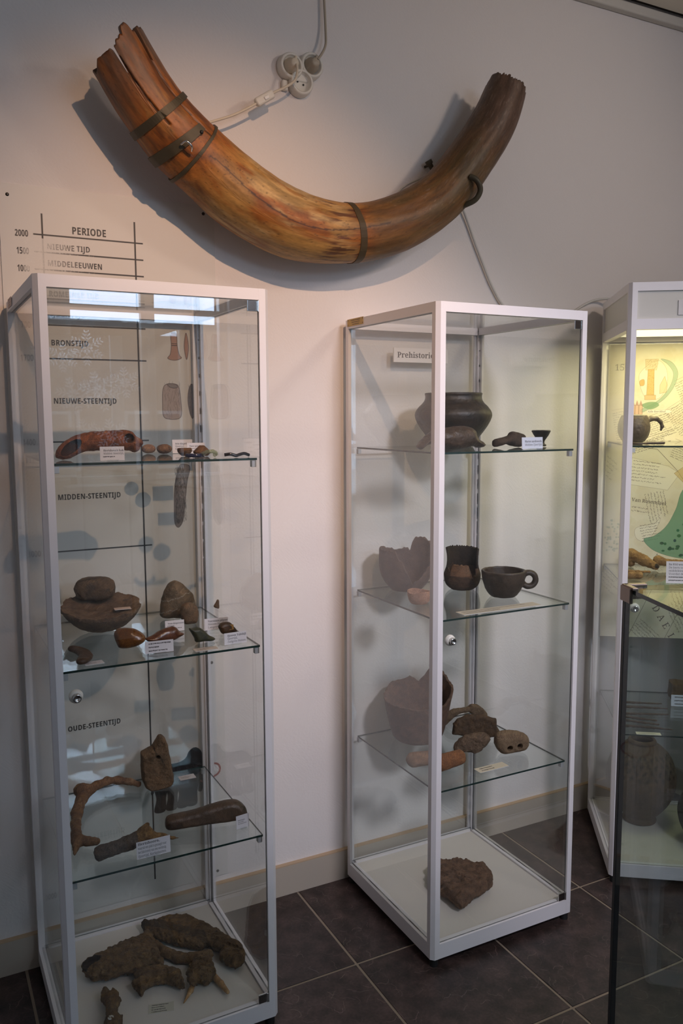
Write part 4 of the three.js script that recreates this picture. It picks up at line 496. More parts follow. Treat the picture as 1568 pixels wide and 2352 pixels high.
// ---------------------------------------------------------------- stone tool case, third shelf
{
  const chain = (caps, k, jag, cell, col, extra) => { const all = caps.flatMap(([p, q, r, s]) => [[p, r], [q, s]]), lo = [0, 1, 2].map((i) => Math.min(...all.map(([p, r]) => p[i] - r)) - 0.006), hi = [0, 1, 2].map((i) => Math.max(...all.map(([p, r]) => p[i] + r)) + 0.006); return sdfGeo((x, y, z) => { let d = 1; for (const [p, q, r, s] of caps) d = smin(d, capsule(x, y, z, p, q, r, s), k); d += jag * fbm(x * 55, y * 55, z * 55, 3); return extra ? extra(d, x, y, z) : d; }, lo, hi, cell, col); };
  const horn = mottle([0.2, 0.115, 0.06], [0.14, 0.075, 0.04], [0.27, 0.18, 0.11], 35, 31);
  const pts = [[-0.3422, 0.118, 0.0075], [-0.3624, 0.1014, 0.0085], [-0.3906, 0.0872, 0.0095], [-0.4188, 0.0838, 0.0095], [-0.446, 0.097, 0.0105], [-0.4689, 0.1117, 0.012], [-0.4972, 0.1483, 0.014], [-0.5193, 0.2097, 0.0135], [-0.5318, 0.2673, 0.0115], [-0.5404, 0.3235, 0.0115], [-0.5439, 0.355, 0.012], [-0.5599, 0.4143, 0.003]].map(([x, z, r], i) => [[x + 0.45, 0.013 + 0.012 * Math.sin(Math.PI * clamp(i / 7)), z - 0.25], r]);
  const caps = pts.slice(0, -1).map((p, i) => [p[0], pts[i + 1][0], p[1], pts[i + 1][1]]);
  const tine = [[-0.542, 0.3436, 0.0115], [-0.5232, 0.3655, 0.0105], [-0.5072, 0.3748, 0.008], [-0.5013, 0.377, 0.006]].map(([x, z, r]) => [[x + 0.45, 0.013, z - 0.25], r]);
  tine.slice(0, -1).forEach((p, i) => caps.push([p[0], tine[i + 1][0], p[1], tine[i + 1][1]]));
  const B = [-0.4885 + 0.45, 0.024, 0.112 - 0.25]; caps.push([B, [B[0] - 0.004, B[1], B[2] - 0.006], 0.021, 0.017]);
  find('shed_antler', 'curved brown deer antler with a knobbly burr and a broken tine', 'antler', [-0.45, y3, 0.25], 0, chain(caps, 0.008, 0.0022, 0.0026, horn));
  const L = [[-0.0422, 0.1073], [-0.0118, 0.1203], [-0.0015, 0.1368], [0.0076, 0.1475], [0.0154, 0.149], [0.0241, 0.1387], [0.0293, 0.1216], [0.0352, 0.0854], [0.0432, 0.0321], [0.0424, 0.0155], [0.0336, 0.0046], [0.0045, 0], [-0.02, 0], [-0.033, 0.0107], [-0.0413, 0.0331], [-0.0432, 0.0663]];
  const clay = mottle([0.14, 0.092, 0.055], [0.1, 0.068, 0.042], [0.12, 0.07, 0.035], 30, 41);
  find('loom_weight', 'tall brown clay loom weight with a round hole and a crack', 'loom weight', [-0.2945, y3, 0.135], -0.1, pillow(L, 0.022, 0.008, { cell: 0.0019, jag: 0.0014, sharp: true, cut: (x, y, z) => 0.0058 - Math.hypot(x - 0.0005, y - 0.0967), col: (x, y, z) => { const ck = y > 0.097 ? Math.abs(x + 0.0055 - (0.111 - y) * 0.35 - 0.002 * N3(1, y * 90, 2)) : Math.abs(x - 0.004 - (0.097 - y) * 0.5 - 0.002 * N3(1, y * 90, 2)); return ck < 0.0011 && y > 0.07 ? [0.02, 0.014, 0.01] : clay(x, y, z); } }));
  find('whetstone', 'long dark brown whetstone with a slanted end', 'whetstone', [-0.2403, y3, 0.3896], -0.2, pillow([[-0.1007, 0.0148], [-0.0985, 0.0273], [-0.0914, 0.0329], [-0.0372, 0.0387], [0.0136, 0.0485], [0.0545, 0.054], [0.0751, 0.0518], [0.0915, 0.0393], [0.1007, 0.0221], [0.0995, 0.0061], [0.0652, 0.0007], [0.0129, 0.0011], [-0.0379, 0.0001], [-0.0921, 0], [-0.0989, 0.0049]], 0.02, 0.014, { cell: 0.0024, jag: 0.0008, col: mottle([0.07, 0.048, 0.036], [0.095, 0.062, 0.045], [0.05, 0.036, 0.03], 22, 51) }), MAT.satin);
  const hc = mottle([0.105, 0.085, 0.075], [0.075, 0.06, 0.055], [0.14, 0.1, 0.07], 45, 61), hb = mottle([0.2, 0.125, 0.055], [0.13, 0.08, 0.04], [0.24, 0.16, 0.08], 45, 62);
  find('antler_piece', 'sawn antler piece, grey shaft and brown fork, behind its card', 'antler', [-0.424, y3, 0.44], -0.04, chain([[[-0.082, 0.019, 0], [-0.02, 0.026, -0.004], 0.017, 0.015], [[-0.02, 0.026, -0.004], [0.022, 0.036, -0.006], 0.016, 0.019], [[0.018, 0.046, -0.01], [0.028, 0.057, -0.014], 0.012, 0.005], [[0.022, 0.03, -0.004], [0.06, 0.022, 0], 0.016, 0.011], [[0.06, 0.022, 0], [0.096, 0.016, 0.002], 0.007, 0.0015]], 0.008, 0.0025, 0.0022, (x, y, z) => (x < 0.0 ? hc(x, y, z) : hb(x, y, z)), (d, x, y) => Math.max(d, -0.0955 - x + 0.002 * N3(y * 90, 1, 1))));
}
// ---------------------------------------------------------------- stone tool case, bones on the floor of the case
{
  const bone = (s) => mottle([0.155, 0.098, 0.046], [0.1, 0.062, 0.029], [0.22, 0.145, 0.07], 38, s);
  const J = [[-0.1089, -0.144], [-0.0941, -0.1476], [-0.0723, -0.1346], [-0.0299, -0.1413], [0.019, -0.1145], [0.0465, -0.0697], [0.0733, -0.0106], [0.0919, 0.0385], [0.1089, 0.0687], [0.1069, 0.1054], [0.0908, 0.1379], [0.0629, 0.1476], [0.0397, 0.0959], [0.0513, 0.0689], [0.0313, 0.0249], [0.0065, 0.0251], [-0.0327, -0.0076], [-0.0692, -0.0521], [-0.0911, -0.0808], [-0.1035, -0.1094]];
  const jb = bone(71), teeth = (x, y) => Math.hypot(x + 0.035 - clamp(x + 0.035, -0.045, 0.05), 0) ;
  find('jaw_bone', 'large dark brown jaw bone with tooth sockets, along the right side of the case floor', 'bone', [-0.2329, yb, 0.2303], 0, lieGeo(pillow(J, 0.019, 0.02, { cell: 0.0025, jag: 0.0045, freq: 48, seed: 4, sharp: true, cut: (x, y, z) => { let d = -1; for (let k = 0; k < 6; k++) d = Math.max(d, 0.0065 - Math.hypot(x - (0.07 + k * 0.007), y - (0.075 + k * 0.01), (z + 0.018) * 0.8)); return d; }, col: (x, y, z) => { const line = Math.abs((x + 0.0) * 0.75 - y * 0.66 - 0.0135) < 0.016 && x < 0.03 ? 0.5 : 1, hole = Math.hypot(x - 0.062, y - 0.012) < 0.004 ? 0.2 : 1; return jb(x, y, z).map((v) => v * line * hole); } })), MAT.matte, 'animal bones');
  const B1 = [[-0.0965, -0.0098], [-0.0879, -0.0211], [-0.0481, -0.0288], [0.0021, -0.0486], [0.0514, -0.0575], [0.0756, -0.0582], [0.0867, -0.0833], [0.0958, -0.061], [0.0965, -0.026], [0.0934, 0.0227], [0.0944, 0.0716], [0.0867, 0.0833], [0.064, 0.064], [0.0361, 0.0654], [0.0021, 0.0558], [-0.0379, 0.0546], [-0.0793, 0.0411], [-0.0942, 0.0146]];
  const b1 = bone(73), ho = (x, y) => ((x + 0.076) / 0.026) ** 2 + ((y - 0.004) / 0.0155) ** 2;
  find('limb_bone', 'broad dark limb bone with a hollow end, on the left of the case floor', 'bone', [-0.4261, yb, 0.2162], 0, lieGeo(pillow(B1, 0.025, 0.028, { cell: 0.0025, jag: 0.0052, freq: 52, seed: 8, sharp: true, relief: (x, y, z) => 0.0025 * N3(x * 14, y * 60, z * 60), cut: (x, y, z) => Math.min(0.013 * (1 - Math.sqrt(ho(x, y))), -z - 0.008), col: (x, y, z) => { const k = ho(x, y) < 1.1 && z < 0 ? 0.22 : 1; return b1(x, y, z).map((v) => v * k); } })), MAT.matte, 'animal bones');  // inside of the hollow end painted darker as shade
  find('bone_fragment', 'curved dark bone fragment in the middle of the case floor', 'bone', [-0.362, yb, 0.341], 0, lieGeo(pillow([[-0.0607, -0.0202], [-0.0437, -0.0264], [-0.0463, -0.0542], [-0.0139, -0.057], [0.0209, -0.0487], [0.0607, -0.0075], [0.0582, 0.0254], [0.055, 0.057], [0.0467, 0.0418], [0.0202, 0.0061], [-0.0094, -0.0015], [-0.0285, 0.0036], [-0.048, 0.0298], [-0.0552, 0.0046]], 0.02, 0.02, { cell: 0.0023, jag: 0.0042, freq: 52, sharp: true, col: bone(75) })), MAT.matte, 'animal bones');
  const rib = [[-0.3288, 0.1865], [-0.3145, 0.2234], [-0.2879, 0.2658], [-0.2556, 0.2863], [-0.212, 0.289]];
  const rp = rib.map(([x, z]) => [x + 0.27, 0.014, z - 0.24]);
  find('rib_bone', 'curved rib bone between the jaw bone and the limb bone', 'bone', [-0.27, yb, 0.24], 0, sdfGeo((x, y, z) => { let d = 1; for (let i = 0; i < 4; i++) d = smin(d, capsule(x, y, z, rp[i], rp[i + 1], 0.0135, 0.0135), 0.006); return d + 0.0025 * fbm(x * 50, y * 50, z * 50, 3); }, [-0.08, -0.004, -0.08], [0.08, 0.034, 0.075], 0.0024, bone(77)), MAT.matte, 'animal bones');
  const sk = thing('boar_jaw', 'knobbly jaw fragment with two pale curved tusks', 'bone', [-0.2542, yb, 0.356], 0, 'animal bones');
  mesh('jaw_fragment', lieGeo(pillow([[-0.0382, 0.0058], [-0.0201, -0.0234], [0.0047, -0.0424], [0.0382, -0.0415], [0.0331, -0.0042], [0.0326, 0.0189], [0.0139, 0.0398], [-0.0032, 0.0424], [-0.0142, 0.0331], [-0.034, 0.0378]], 0.022, 0.018, { cell: 0.0022, jag: 0.007, freq: 55, seed: 13, col: bone(79) })).translate(0, 0.028, 0), MAT.matte, sk);
  const ivory = mottle([0.42, 0.27, 0.13], [0.33, 0.2, 0.09], [0.5, 0.36, 0.2], 50, 3);
  for (const P of [[[-0.2633, 0.3471, 0.0085], [-0.2941, 0.3972, 0.0065], [-0.3226, 0.4325, 0.0015]], [[-0.2286, 0.3554, 0.009], [-0.2184, 0.4063, 0.0075], [-0.2136, 0.444, 0.005]]]) { const q = P.map(([x, z, r]) => [[x + 0.2542, 0.011, z - 0.356], r]); mesh('boar_tusk', sdfGeo((x, y, z) => smin(capsule(x, y, z, q[0][0], q[1][0], q[0][1], q[1][1]), capsule(x, y, z, q[1][0], q[2][0], q[1][1], q[2][1]), 0.004), [-0.076, -0.004, -0.03], [0.055, 0.026, 0.1], 0.0019, ivory), MAT.satin, sk); }
  const b5 = thing('vertebra', 'dark forked bone with a round number sticker, at the front of the case floor', 'bone', [-0.4872, yb + 0.0235, 0.3977], 0, 'animal bones');
  mesh('bone', lieGeo(pillow([[-0.0138, -0.0622], [-0.0074, -0.0838], [0.0041, -0.0874], [0.0095, -0.0609], [0.0165, -0.0738], [0.0257, -0.0562], [0.0279, -0.0304], [0.0099, -0.0019], [0.0104, 0.025], [0.0184, 0.0357], [0.0071, 0.059], [-0.0051, 0.0784], [-0.0244, 0.0737], [-0.0279, 0.0412], [-0.0146, 0.0057], [-0.0092, -0.032]], 0.018, 0.014, { cell: 0.0021, jag: 0.0042, freq: 60, sharp: true, col: bone(81) })), MAT.matte, b5);
  mesh('sticker', new THREE.CylinderGeometry(0.0068, 0.0068, 0.002, 20).translate(-0.0115, 0.0185, 0.042), [paperMat, std([0.9, 0.9, 0.9], 0.6, { map: canvasTex(64, 64, (c) => { c.fillStyle = '#c9c4b6'; c.fillRect(0, 0, 64, 64); c.fillStyle = '#222'; c.font = 'bold 38px sans-serif'; c.fillText('2', 22, 46); }) }), paperMat], b5);
}
// ---------------------------------------------------------------- pottery case, top shelf
{
  const black = mottle([0.022, 0.017, 0.014], [0.035, 0.026, 0.019], [0.014, 0.011, 0.01], 22, 3), brownBlack = mottle([0.06, 0.042, 0.032], [0.045, 0.033, 0.026], [0.08, 0.055, 0.04], 25, 13);
  find('urn', 'large dark urn with a wide belly and a short upright neck', 'urn', [0.6165, y1, 0.2], 0, lift(potGeo([[0.0854, 0.157], [0.0835, 0.15], [0.0854, 0.1384], [0.092, 0.128], [0.1051, 0.115], [0.1135, 0.1021], [0.1147, 0.093], [0.1107, 0.0787], [0.1002, 0.0604], [0.0857, 0.0408], [0.0713, 0.0212], [0.0605, 0.0042]].map(([r, y]) => [r - 0.003, y]), 0.0035, null, black, 0.0031), 0.0005), MAT.satin);
  // two curved shards of a bowl lying in front of the urn
  const S = [[-0.1096, 0.0106], [-0.0949, 0.0289], [-0.07, 0.0473], [-0.0384, 0.0551], [0.0034, 0.063], [0.0527, 0.0629], [0.073, 0.0519], [0.0836, 0.0299], [0.1008, 0.0214], [0.1096, 0.0103], [0.0946, 0.003], [0.0708, 0.0081], [0.041, 0.0017], [0.0015, 0.0009], [-0.0375, 0.0096], [-0.0568, 0.0157], [-0.0821, 0.0142], [-0.1007, 0.003]];
  find('bowl_shard', 'curved dark pot shard lying like a shell in front of the urn', 'pot shard', [0.472, y1, 0.4], 0, pillow(S, 0.03, 0.03, { cell: 0.0023, jag: 0.0018, freq: 45, seed: 3, col: brownBlack }), MAT.satin);
  find('handle_shard', 'dark knobbed pot fragment lying left of the Marne aardewerk card', 'pot shard', [0.717, y1, 0.34], 0, pillow([[-0.0556, 0.0145], [-0.0522, 0.0203], [-0.0036, 0.0313], [0.007, 0.0414], [0.0162, 0.0428], [0.0556, 0.0308], [0.0542, 0.019], [0.0456, 0], [0.0085, 0.0006], [-0.0101, 0.0061], [-0.0535, 0]], 0.016, 0.012, { cell: 0.0018, jag: 0.0012, freq: 50, col: (x, y, z) => brownBlack(x, y, z).map((v) => v * (Math.abs(x - 0.002) < 0.008 && y < 0.016 ? 0.4 : 1)) }));
  find('footed_cup', 'small dark flared cup on a narrow foot, behind the Marne aardewerk card', 'cup', [0.8455, y1, 0.33], 0, lift(potGeo([[0.0255, 0.046], [0.0165, 0.0296], [0.0088, 0.018], [0.0085, 0.0083], [0.0135, 0.0035]], 0.0025, null, black, 0.0016), -0.0006), MAT.satin);
}
// ---------------------------------------------------------------- pottery case, second shelf
const lerpTop = (keys) => (a) => { const d = a * 180 / Math.PI; for (let i = 0; i < keys.length - 1; i++) if (d <= keys[i + 1][0]) return mix(keys[i][1], keys[i + 1][1], clamp((d - keys[i][0]) / (keys[i + 1][0] - keys[i][0]))); return keys[keys.length - 1][1]; };
// pots face the room's door side; turning by -0.5 puts their broken fronts towards the visitor
{
  const grey = mottle([0.085, 0.058, 0.052], [0.06, 0.042, 0.039], [0.05, 0.034, 0.031], 30, 21), turn = -0.62;
  const t1 = lerpTop([[-180, 0.118], [-150, 0.113], [-120, 0.125], [-75, 0.131], [-50, 0.131], [-20, 0.131], [-14, 0.112], [-6, 0.1], [4, 0.072], [12, 0.05], [20, 0.03], [38, 0.048], [60, 0.078], [80, 0.098], [95, 0.115], [115, 0.142], [135, 0.152], [160, 0.156], [170, 0.138], [176, 0.11], [180, 0.118]]);
  find('broken_pot', 'grey-brown clay pot with a deep V-shaped break in its front', 'pot', [0.497, y2, 0.13], turn, lift(potGeo([[0.079, 0.158], [0.08, 0.13], [0.0803, 0.0826], [0.0762, 0.0544], [0.0626, 0.0265], [0.047, 0.0071], [0.0434, 0.004]], 0.0035, (a, x, y, z) => t1(a) + 0.004 * N3(x * 60, 3, z * 60), grey, 0.0027), 0.0005), MAT.matte, 'broken clay pots');
  find('pink_cup', 'small pinkish clay cup in front of the broken pot', 'cup', [0.428, y2, 0.312], 0, lift(potGeo([[0.0343, 0.0348], [0.034, 0.0265], [0.0302, 0.0115], [0.0245, 0.003]].map(([r, y]) => [r - 0.003, y]), 0.0033, (a, x, y, z) => 0.036 + 0.0025 * Math.sin(a * 2 + 1) + 0.001 * N3(x * 80, 1, z * 80), mottle([0.34, 0.2, 0.155], [0.26, 0.145, 0.105], [0.38, 0.25, 0.2], 50, 3), 0.0017), 0.0005), MAT.matte);
  const t2 = lerpTop([[-180, 0.128], [-110, 0.128], [-92, 0.126], [-85, 0.1], [-75, 0.074], [-60, 0.068], [-48, 0.06], [-40, 0.082], [22, 0.082], [28, 0.07], [34, 0.044], [48, 0.05], [58, 0.068], [70, 0.066], [80, 0.06], [88, 0.1], [96, 0.124], [180, 0.128]]);
  const bk = mottle([0.02, 0.015, 0.012], [0.032, 0.023, 0.017], [0.014, 0.011, 0.01], 40, 5), br = mottle([0.075, 0.045, 0.028], [0.05, 0.032, 0.022], [0.11, 0.065, 0.038], 40, 6), sh = mottle([0.16, 0.095, 0.06], [0.12, 0.075, 0.05], [0.19, 0.11, 0.07], 40, 7);
  find('beaker', 'black beaker with a tall jagged back wall and a broken brown belly', 'beaker', [0.6534, y2, 0.205], -0.62, lift(potGeo([[0.0518, 0.128], [0.0485, 0.115], [0.0465, 0.0942], [0.048, 0.072], [0.055, 0.05], [0.0555, 0.042], [0.0494, 0.0164], [0.0345, 0.0035]].map(([r, y]) => [r - 0.002, y]), 0.0028, (a, x, y, z) => t2(a) + 0.0025 * N3(x * 110, 3, z * 110) + (Math.abs(a) > 1.5 ? 0.0015 * Math.sin(a * 40) : 0), (x, y, z) => { const a = Math.atan2(x, z); return a > -0.72 && a < 0.42 && y > 0.047 && z > 0 ? sh(x, y, z) : y > 0.07 + 0.01 * N3(a * 2, 1, 1) ? bk(x, y, z) : br(x, y, z); }, 0.0021), 0.0005), MAT.matte, 'broken clay pots');
  const mg = mottle([0.045, 0.034, 0.027], [0.062, 0.046, 0.036], [0.032, 0.025, 0.021], 30, 8), M = [[0.0605, 0.0745], [0.0585, 0.055], [0.0555, 0.0435], [0.0471, 0.0205], [0.0345, 0.0045], [0.0304, 0.0035]];
  const cur = new THREE.CatmullRomCurve3(M.map(([r, y]) => new THREE.Vector3(r, y, 0))).getPoints(18).map((p) => [p.x, p.y]); cur.push([0, 0.0035]);
  find('mug', 'dark brown wide clay mug with a thick ring handle', 'mug', [0.6974, y2, 0.3498], -0.45, lift(sdfGeo((x, y, z) => {
    const r = Math.hypot(x, z); let d = 1e9; for (let i = 0; i < cur.length - 1; i++) { const [ax, ay] = cur[i], [bx, by] = cur[i + 1], ex = bx - ax, ey = by - ay, t = clamp(((r - ax) * ex + (y - ay) * ey) / (ex * ex + ey * ey + 1e-12)); d = Math.min(d, (r - ax - ex * t) ** 2 + (y - ay - ey * t) ** 2); }
    d = Math.sqrt(d) - 0.004; const hx = x - 0.0755, hy = y - 0.049, q = Math.hypot(hx, hy) || 1e-6, to = Math.hypot(q - 0.0205, z * 0.8) - 0.0088; return smin(d, Math.max(to, 0.056 - r), 0.006) + 0.0009 * fbm(x * 50, y * 50, z * 50, 3);
  }, [-0.072, -0.006, -0.072], [0.112, 0.09, 0.072], 0.0023, mg), 0.0005), MAT.satin);
}
// ---------------------------------------------------------------- pottery case, third shelf
{
  const bc = mottle([0.12, 0.075, 0.058], [0.085, 0.056, 0.046], [0.075, 0.048, 0.04], 26, 15);
  const t3 = lerpTop([[-180, 0.15], [-165, 0.166], [-150, 0.155], [-130, 0.158], [-105, 0.14], [-85, 0.134], [-60, 0.13], [-20, 0.128], [0, 0.126], [30, 0.128], [60, 0.13], [80, 0.15], [95, 0.165], [120, 0.17], [135, 0.19], [160, 0.2], [170, 0.17], [180, 0.15]]);
  find('bucket_pot', 'large brown clay bucket-shaped pot with an uneven broken rim', 'pot', [0.522, y3, 0.16], -0.6, lift(potGeo([[0.112, 0.2], [0.1055, 0.15], [0.1, 0.1255], [0.0918, 0.0827], [0.0835, 0.0443], [0.0767, 0.0222], [0.0726, 0.0126], [0.064, 0.0045]], 0.0042, (a, x, y, z) => t3(a) + 0.003 * N3(x * 50, 9, z * 50), bc, 0.0031), 0.0005), MAT.matte, 'broken clay pots');
  const rb = mottle([0.13, 0.098, 0.07], [0.1, 0.074, 0.052], [0.16, 0.12, 0.085], 35, 25);
  find('pot_handle', 'long curved grey-brown pot handle fragment at the back of the shelf', 'pot shard', [0.7326, y3, 0.125], -0.134, pillow([[-0.0794, 0], [-0.08, 0.0282], [-0.0502, 0.05], [0.0077, 0.0517], [0.0167, 0.0591], [0.0478, 0.0526], [0.08, 0.0145], [0.074, 0.0037], [0.0364, 0.0141], [0.0175, 0.0277], [0.005, 0.0349], [-0.0376, 0.0287], [-0.0615, 0.0119]], 0.012, 0.009, { cell: 0.0021, jag: 0.0016, freq: 45, col: rb }), MAT.matte, 'pot shards');
  find('rim_shard', 'large dark brown curved rim shard leaning behind the flint piece', 'pot shard', [0.672, y3, 0.262], -0.4, pillow([[-0.0741, 0.0208], [-0.0721, 0.053], [-0.0596, 0.0692], [-0.0239, 0.0829], [0.0224, 0.0807], [0.0639, 0.0651], [0.0655, 0.0437], [0.0741, 0.0277], [0.0731, 0.0073], [0.0499, 0.0087], [0.0243, 0.0003], [-0.0066, 0], [-0.0431, 0.0158]], 0.012, 0.009, { cell: 0.0022, jag: 0.0022, freq: 45, seed: 6, sharp: true, col: mottle([0.085, 0.056, 0.034], [0.062, 0.042, 0.028], [0.11, 0.07, 0.04], 35, 26) }), MAT.matte, 'pot shards');
  find('flint_piece', 'rough grey-brown stone fragment between the rim shard and the clay roll', 'stone', [0.6, y3, 0.335], -0.5, pillow([[-0.053, 0.0123], [-0.042, 0.0316], [-0.0147, 0.053], [0.0434, 0.0582], [0.0561, 0.0383], [0.0372, 0.0139], [0.0173, 0], [-0.0135, 0.0028], [-0.0444, 0.0025]], 0.02, 0.017, { cell: 0.0021, jag: 0.004, freq: 40, seed: 16, col: mottle([0.13, 0.095, 0.07], [0.1, 0.072, 0.054], [0.16, 0.115, 0.085], 35, 27) }));
  const roll = (a, b, r, hole, col) => sdfGeo((x, y, z) => { const d = capsule(x, y, z, a, b, r, r * 0.92), c = Math.max(d, (x - b[0]) - 0.011 - 0.003 * N3(y * 60, z * 60, 1)) + 0.0012 * fbm(x * 60, y * 60, z * 60, 3); return hole ? Math.max(c, -Math.max(Math.hypot(y - b[1] - 0.002, z - b[2] + 0.002) - 0.006, b[0] - 0.012 - x)) : c; }, [Math.min(a[0], b[0]) - r - 0.006, -0.005, Math.min(a[2], b[2]) - r - 0.006], [Math.max(a[0], b[0]) + r + 0.006, 2 * r + 0.008, Math.max(a[2], b[2]) + r + 0.006], 0.0021, col);
  const or = mottle([0.22, 0.1, 0.045], [0.17, 0.08, 0.04], [0.25, 0.13, 0.065], 30, 28);
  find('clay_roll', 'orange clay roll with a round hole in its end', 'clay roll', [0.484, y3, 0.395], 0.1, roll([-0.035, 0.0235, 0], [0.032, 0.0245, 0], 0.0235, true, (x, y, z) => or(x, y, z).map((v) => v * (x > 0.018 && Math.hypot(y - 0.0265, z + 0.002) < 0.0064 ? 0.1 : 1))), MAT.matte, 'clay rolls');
  find('clay_roll', 'pale brown clay roll in front of the bucket-shaped pot', 'clay roll', [0.4135, y3, 0.345], -0.2, roll([-0.02, 0.0215, 0], [0.028, 0.0215, 0], 0.0215, false, mottle([0.2, 0.125, 0.08], [0.16, 0.1, 0.065], [0.24, 0.15, 0.1], 30, 29)), MAT.matte, 'clay rolls');
  const bl = mottle([0.2, 0.15, 0.105], [0.16, 0.115, 0.08], [0.13, 0.09, 0.07], 30, 30), hs = (x, y) => Math.min(Math.hypot(x + 0.0164, y - 0.0215), Math.hypot(x - 0.0164, y - 0.024));
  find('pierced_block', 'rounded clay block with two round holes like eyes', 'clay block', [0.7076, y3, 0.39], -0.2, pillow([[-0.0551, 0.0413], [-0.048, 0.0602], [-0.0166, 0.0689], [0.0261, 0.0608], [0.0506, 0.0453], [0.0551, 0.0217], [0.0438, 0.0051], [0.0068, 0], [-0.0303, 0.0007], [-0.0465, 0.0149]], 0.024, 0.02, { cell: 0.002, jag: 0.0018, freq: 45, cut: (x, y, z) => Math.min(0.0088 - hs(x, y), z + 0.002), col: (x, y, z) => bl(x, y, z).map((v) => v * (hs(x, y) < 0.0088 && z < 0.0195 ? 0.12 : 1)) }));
}
find('clay_lump', 'brown lump of baked clay with finger ridges, on the floor of the pottery case', 'clay lump', [0.5839, yb, 0.325], 0, lieGeo(pillow([[-0.0633, -0.0834], [-0.0178, -0.1148], [0.0143, -0.0874], [0.0471, -0.0797], [0.0649, -0.0508], [0.0796, -0.0271], [0.0994, -0.0279], [0.0906, 0.0263], [0.0703, 0.0573], [0.0282, 0.0761], [-0.0236, 0.0887], [-0.0517, 0.103], [-0.0836, 0.1148], [-0.0918, 0.1014], [-0.0899, 0.0647], [-0.0973, 0.032], [-0.0994, -0.0187]], 0.026, 0.026, { cell: 0.0026, jag: 0.006, freq: 32, seed: 21, sharp: true, relief: (x, y, z) => 0.0032 * Math.sin((x * 0.85 - y * 0.5 + 0.012 * N3(x * 25, y * 25, 1)) * 210) * smooth(0.004, -0.01, z), col: mottle([0.15, 0.095, 0.065], [0.095, 0.06, 0.042], [0.16, 0.1, 0.07], 30, 33) })));
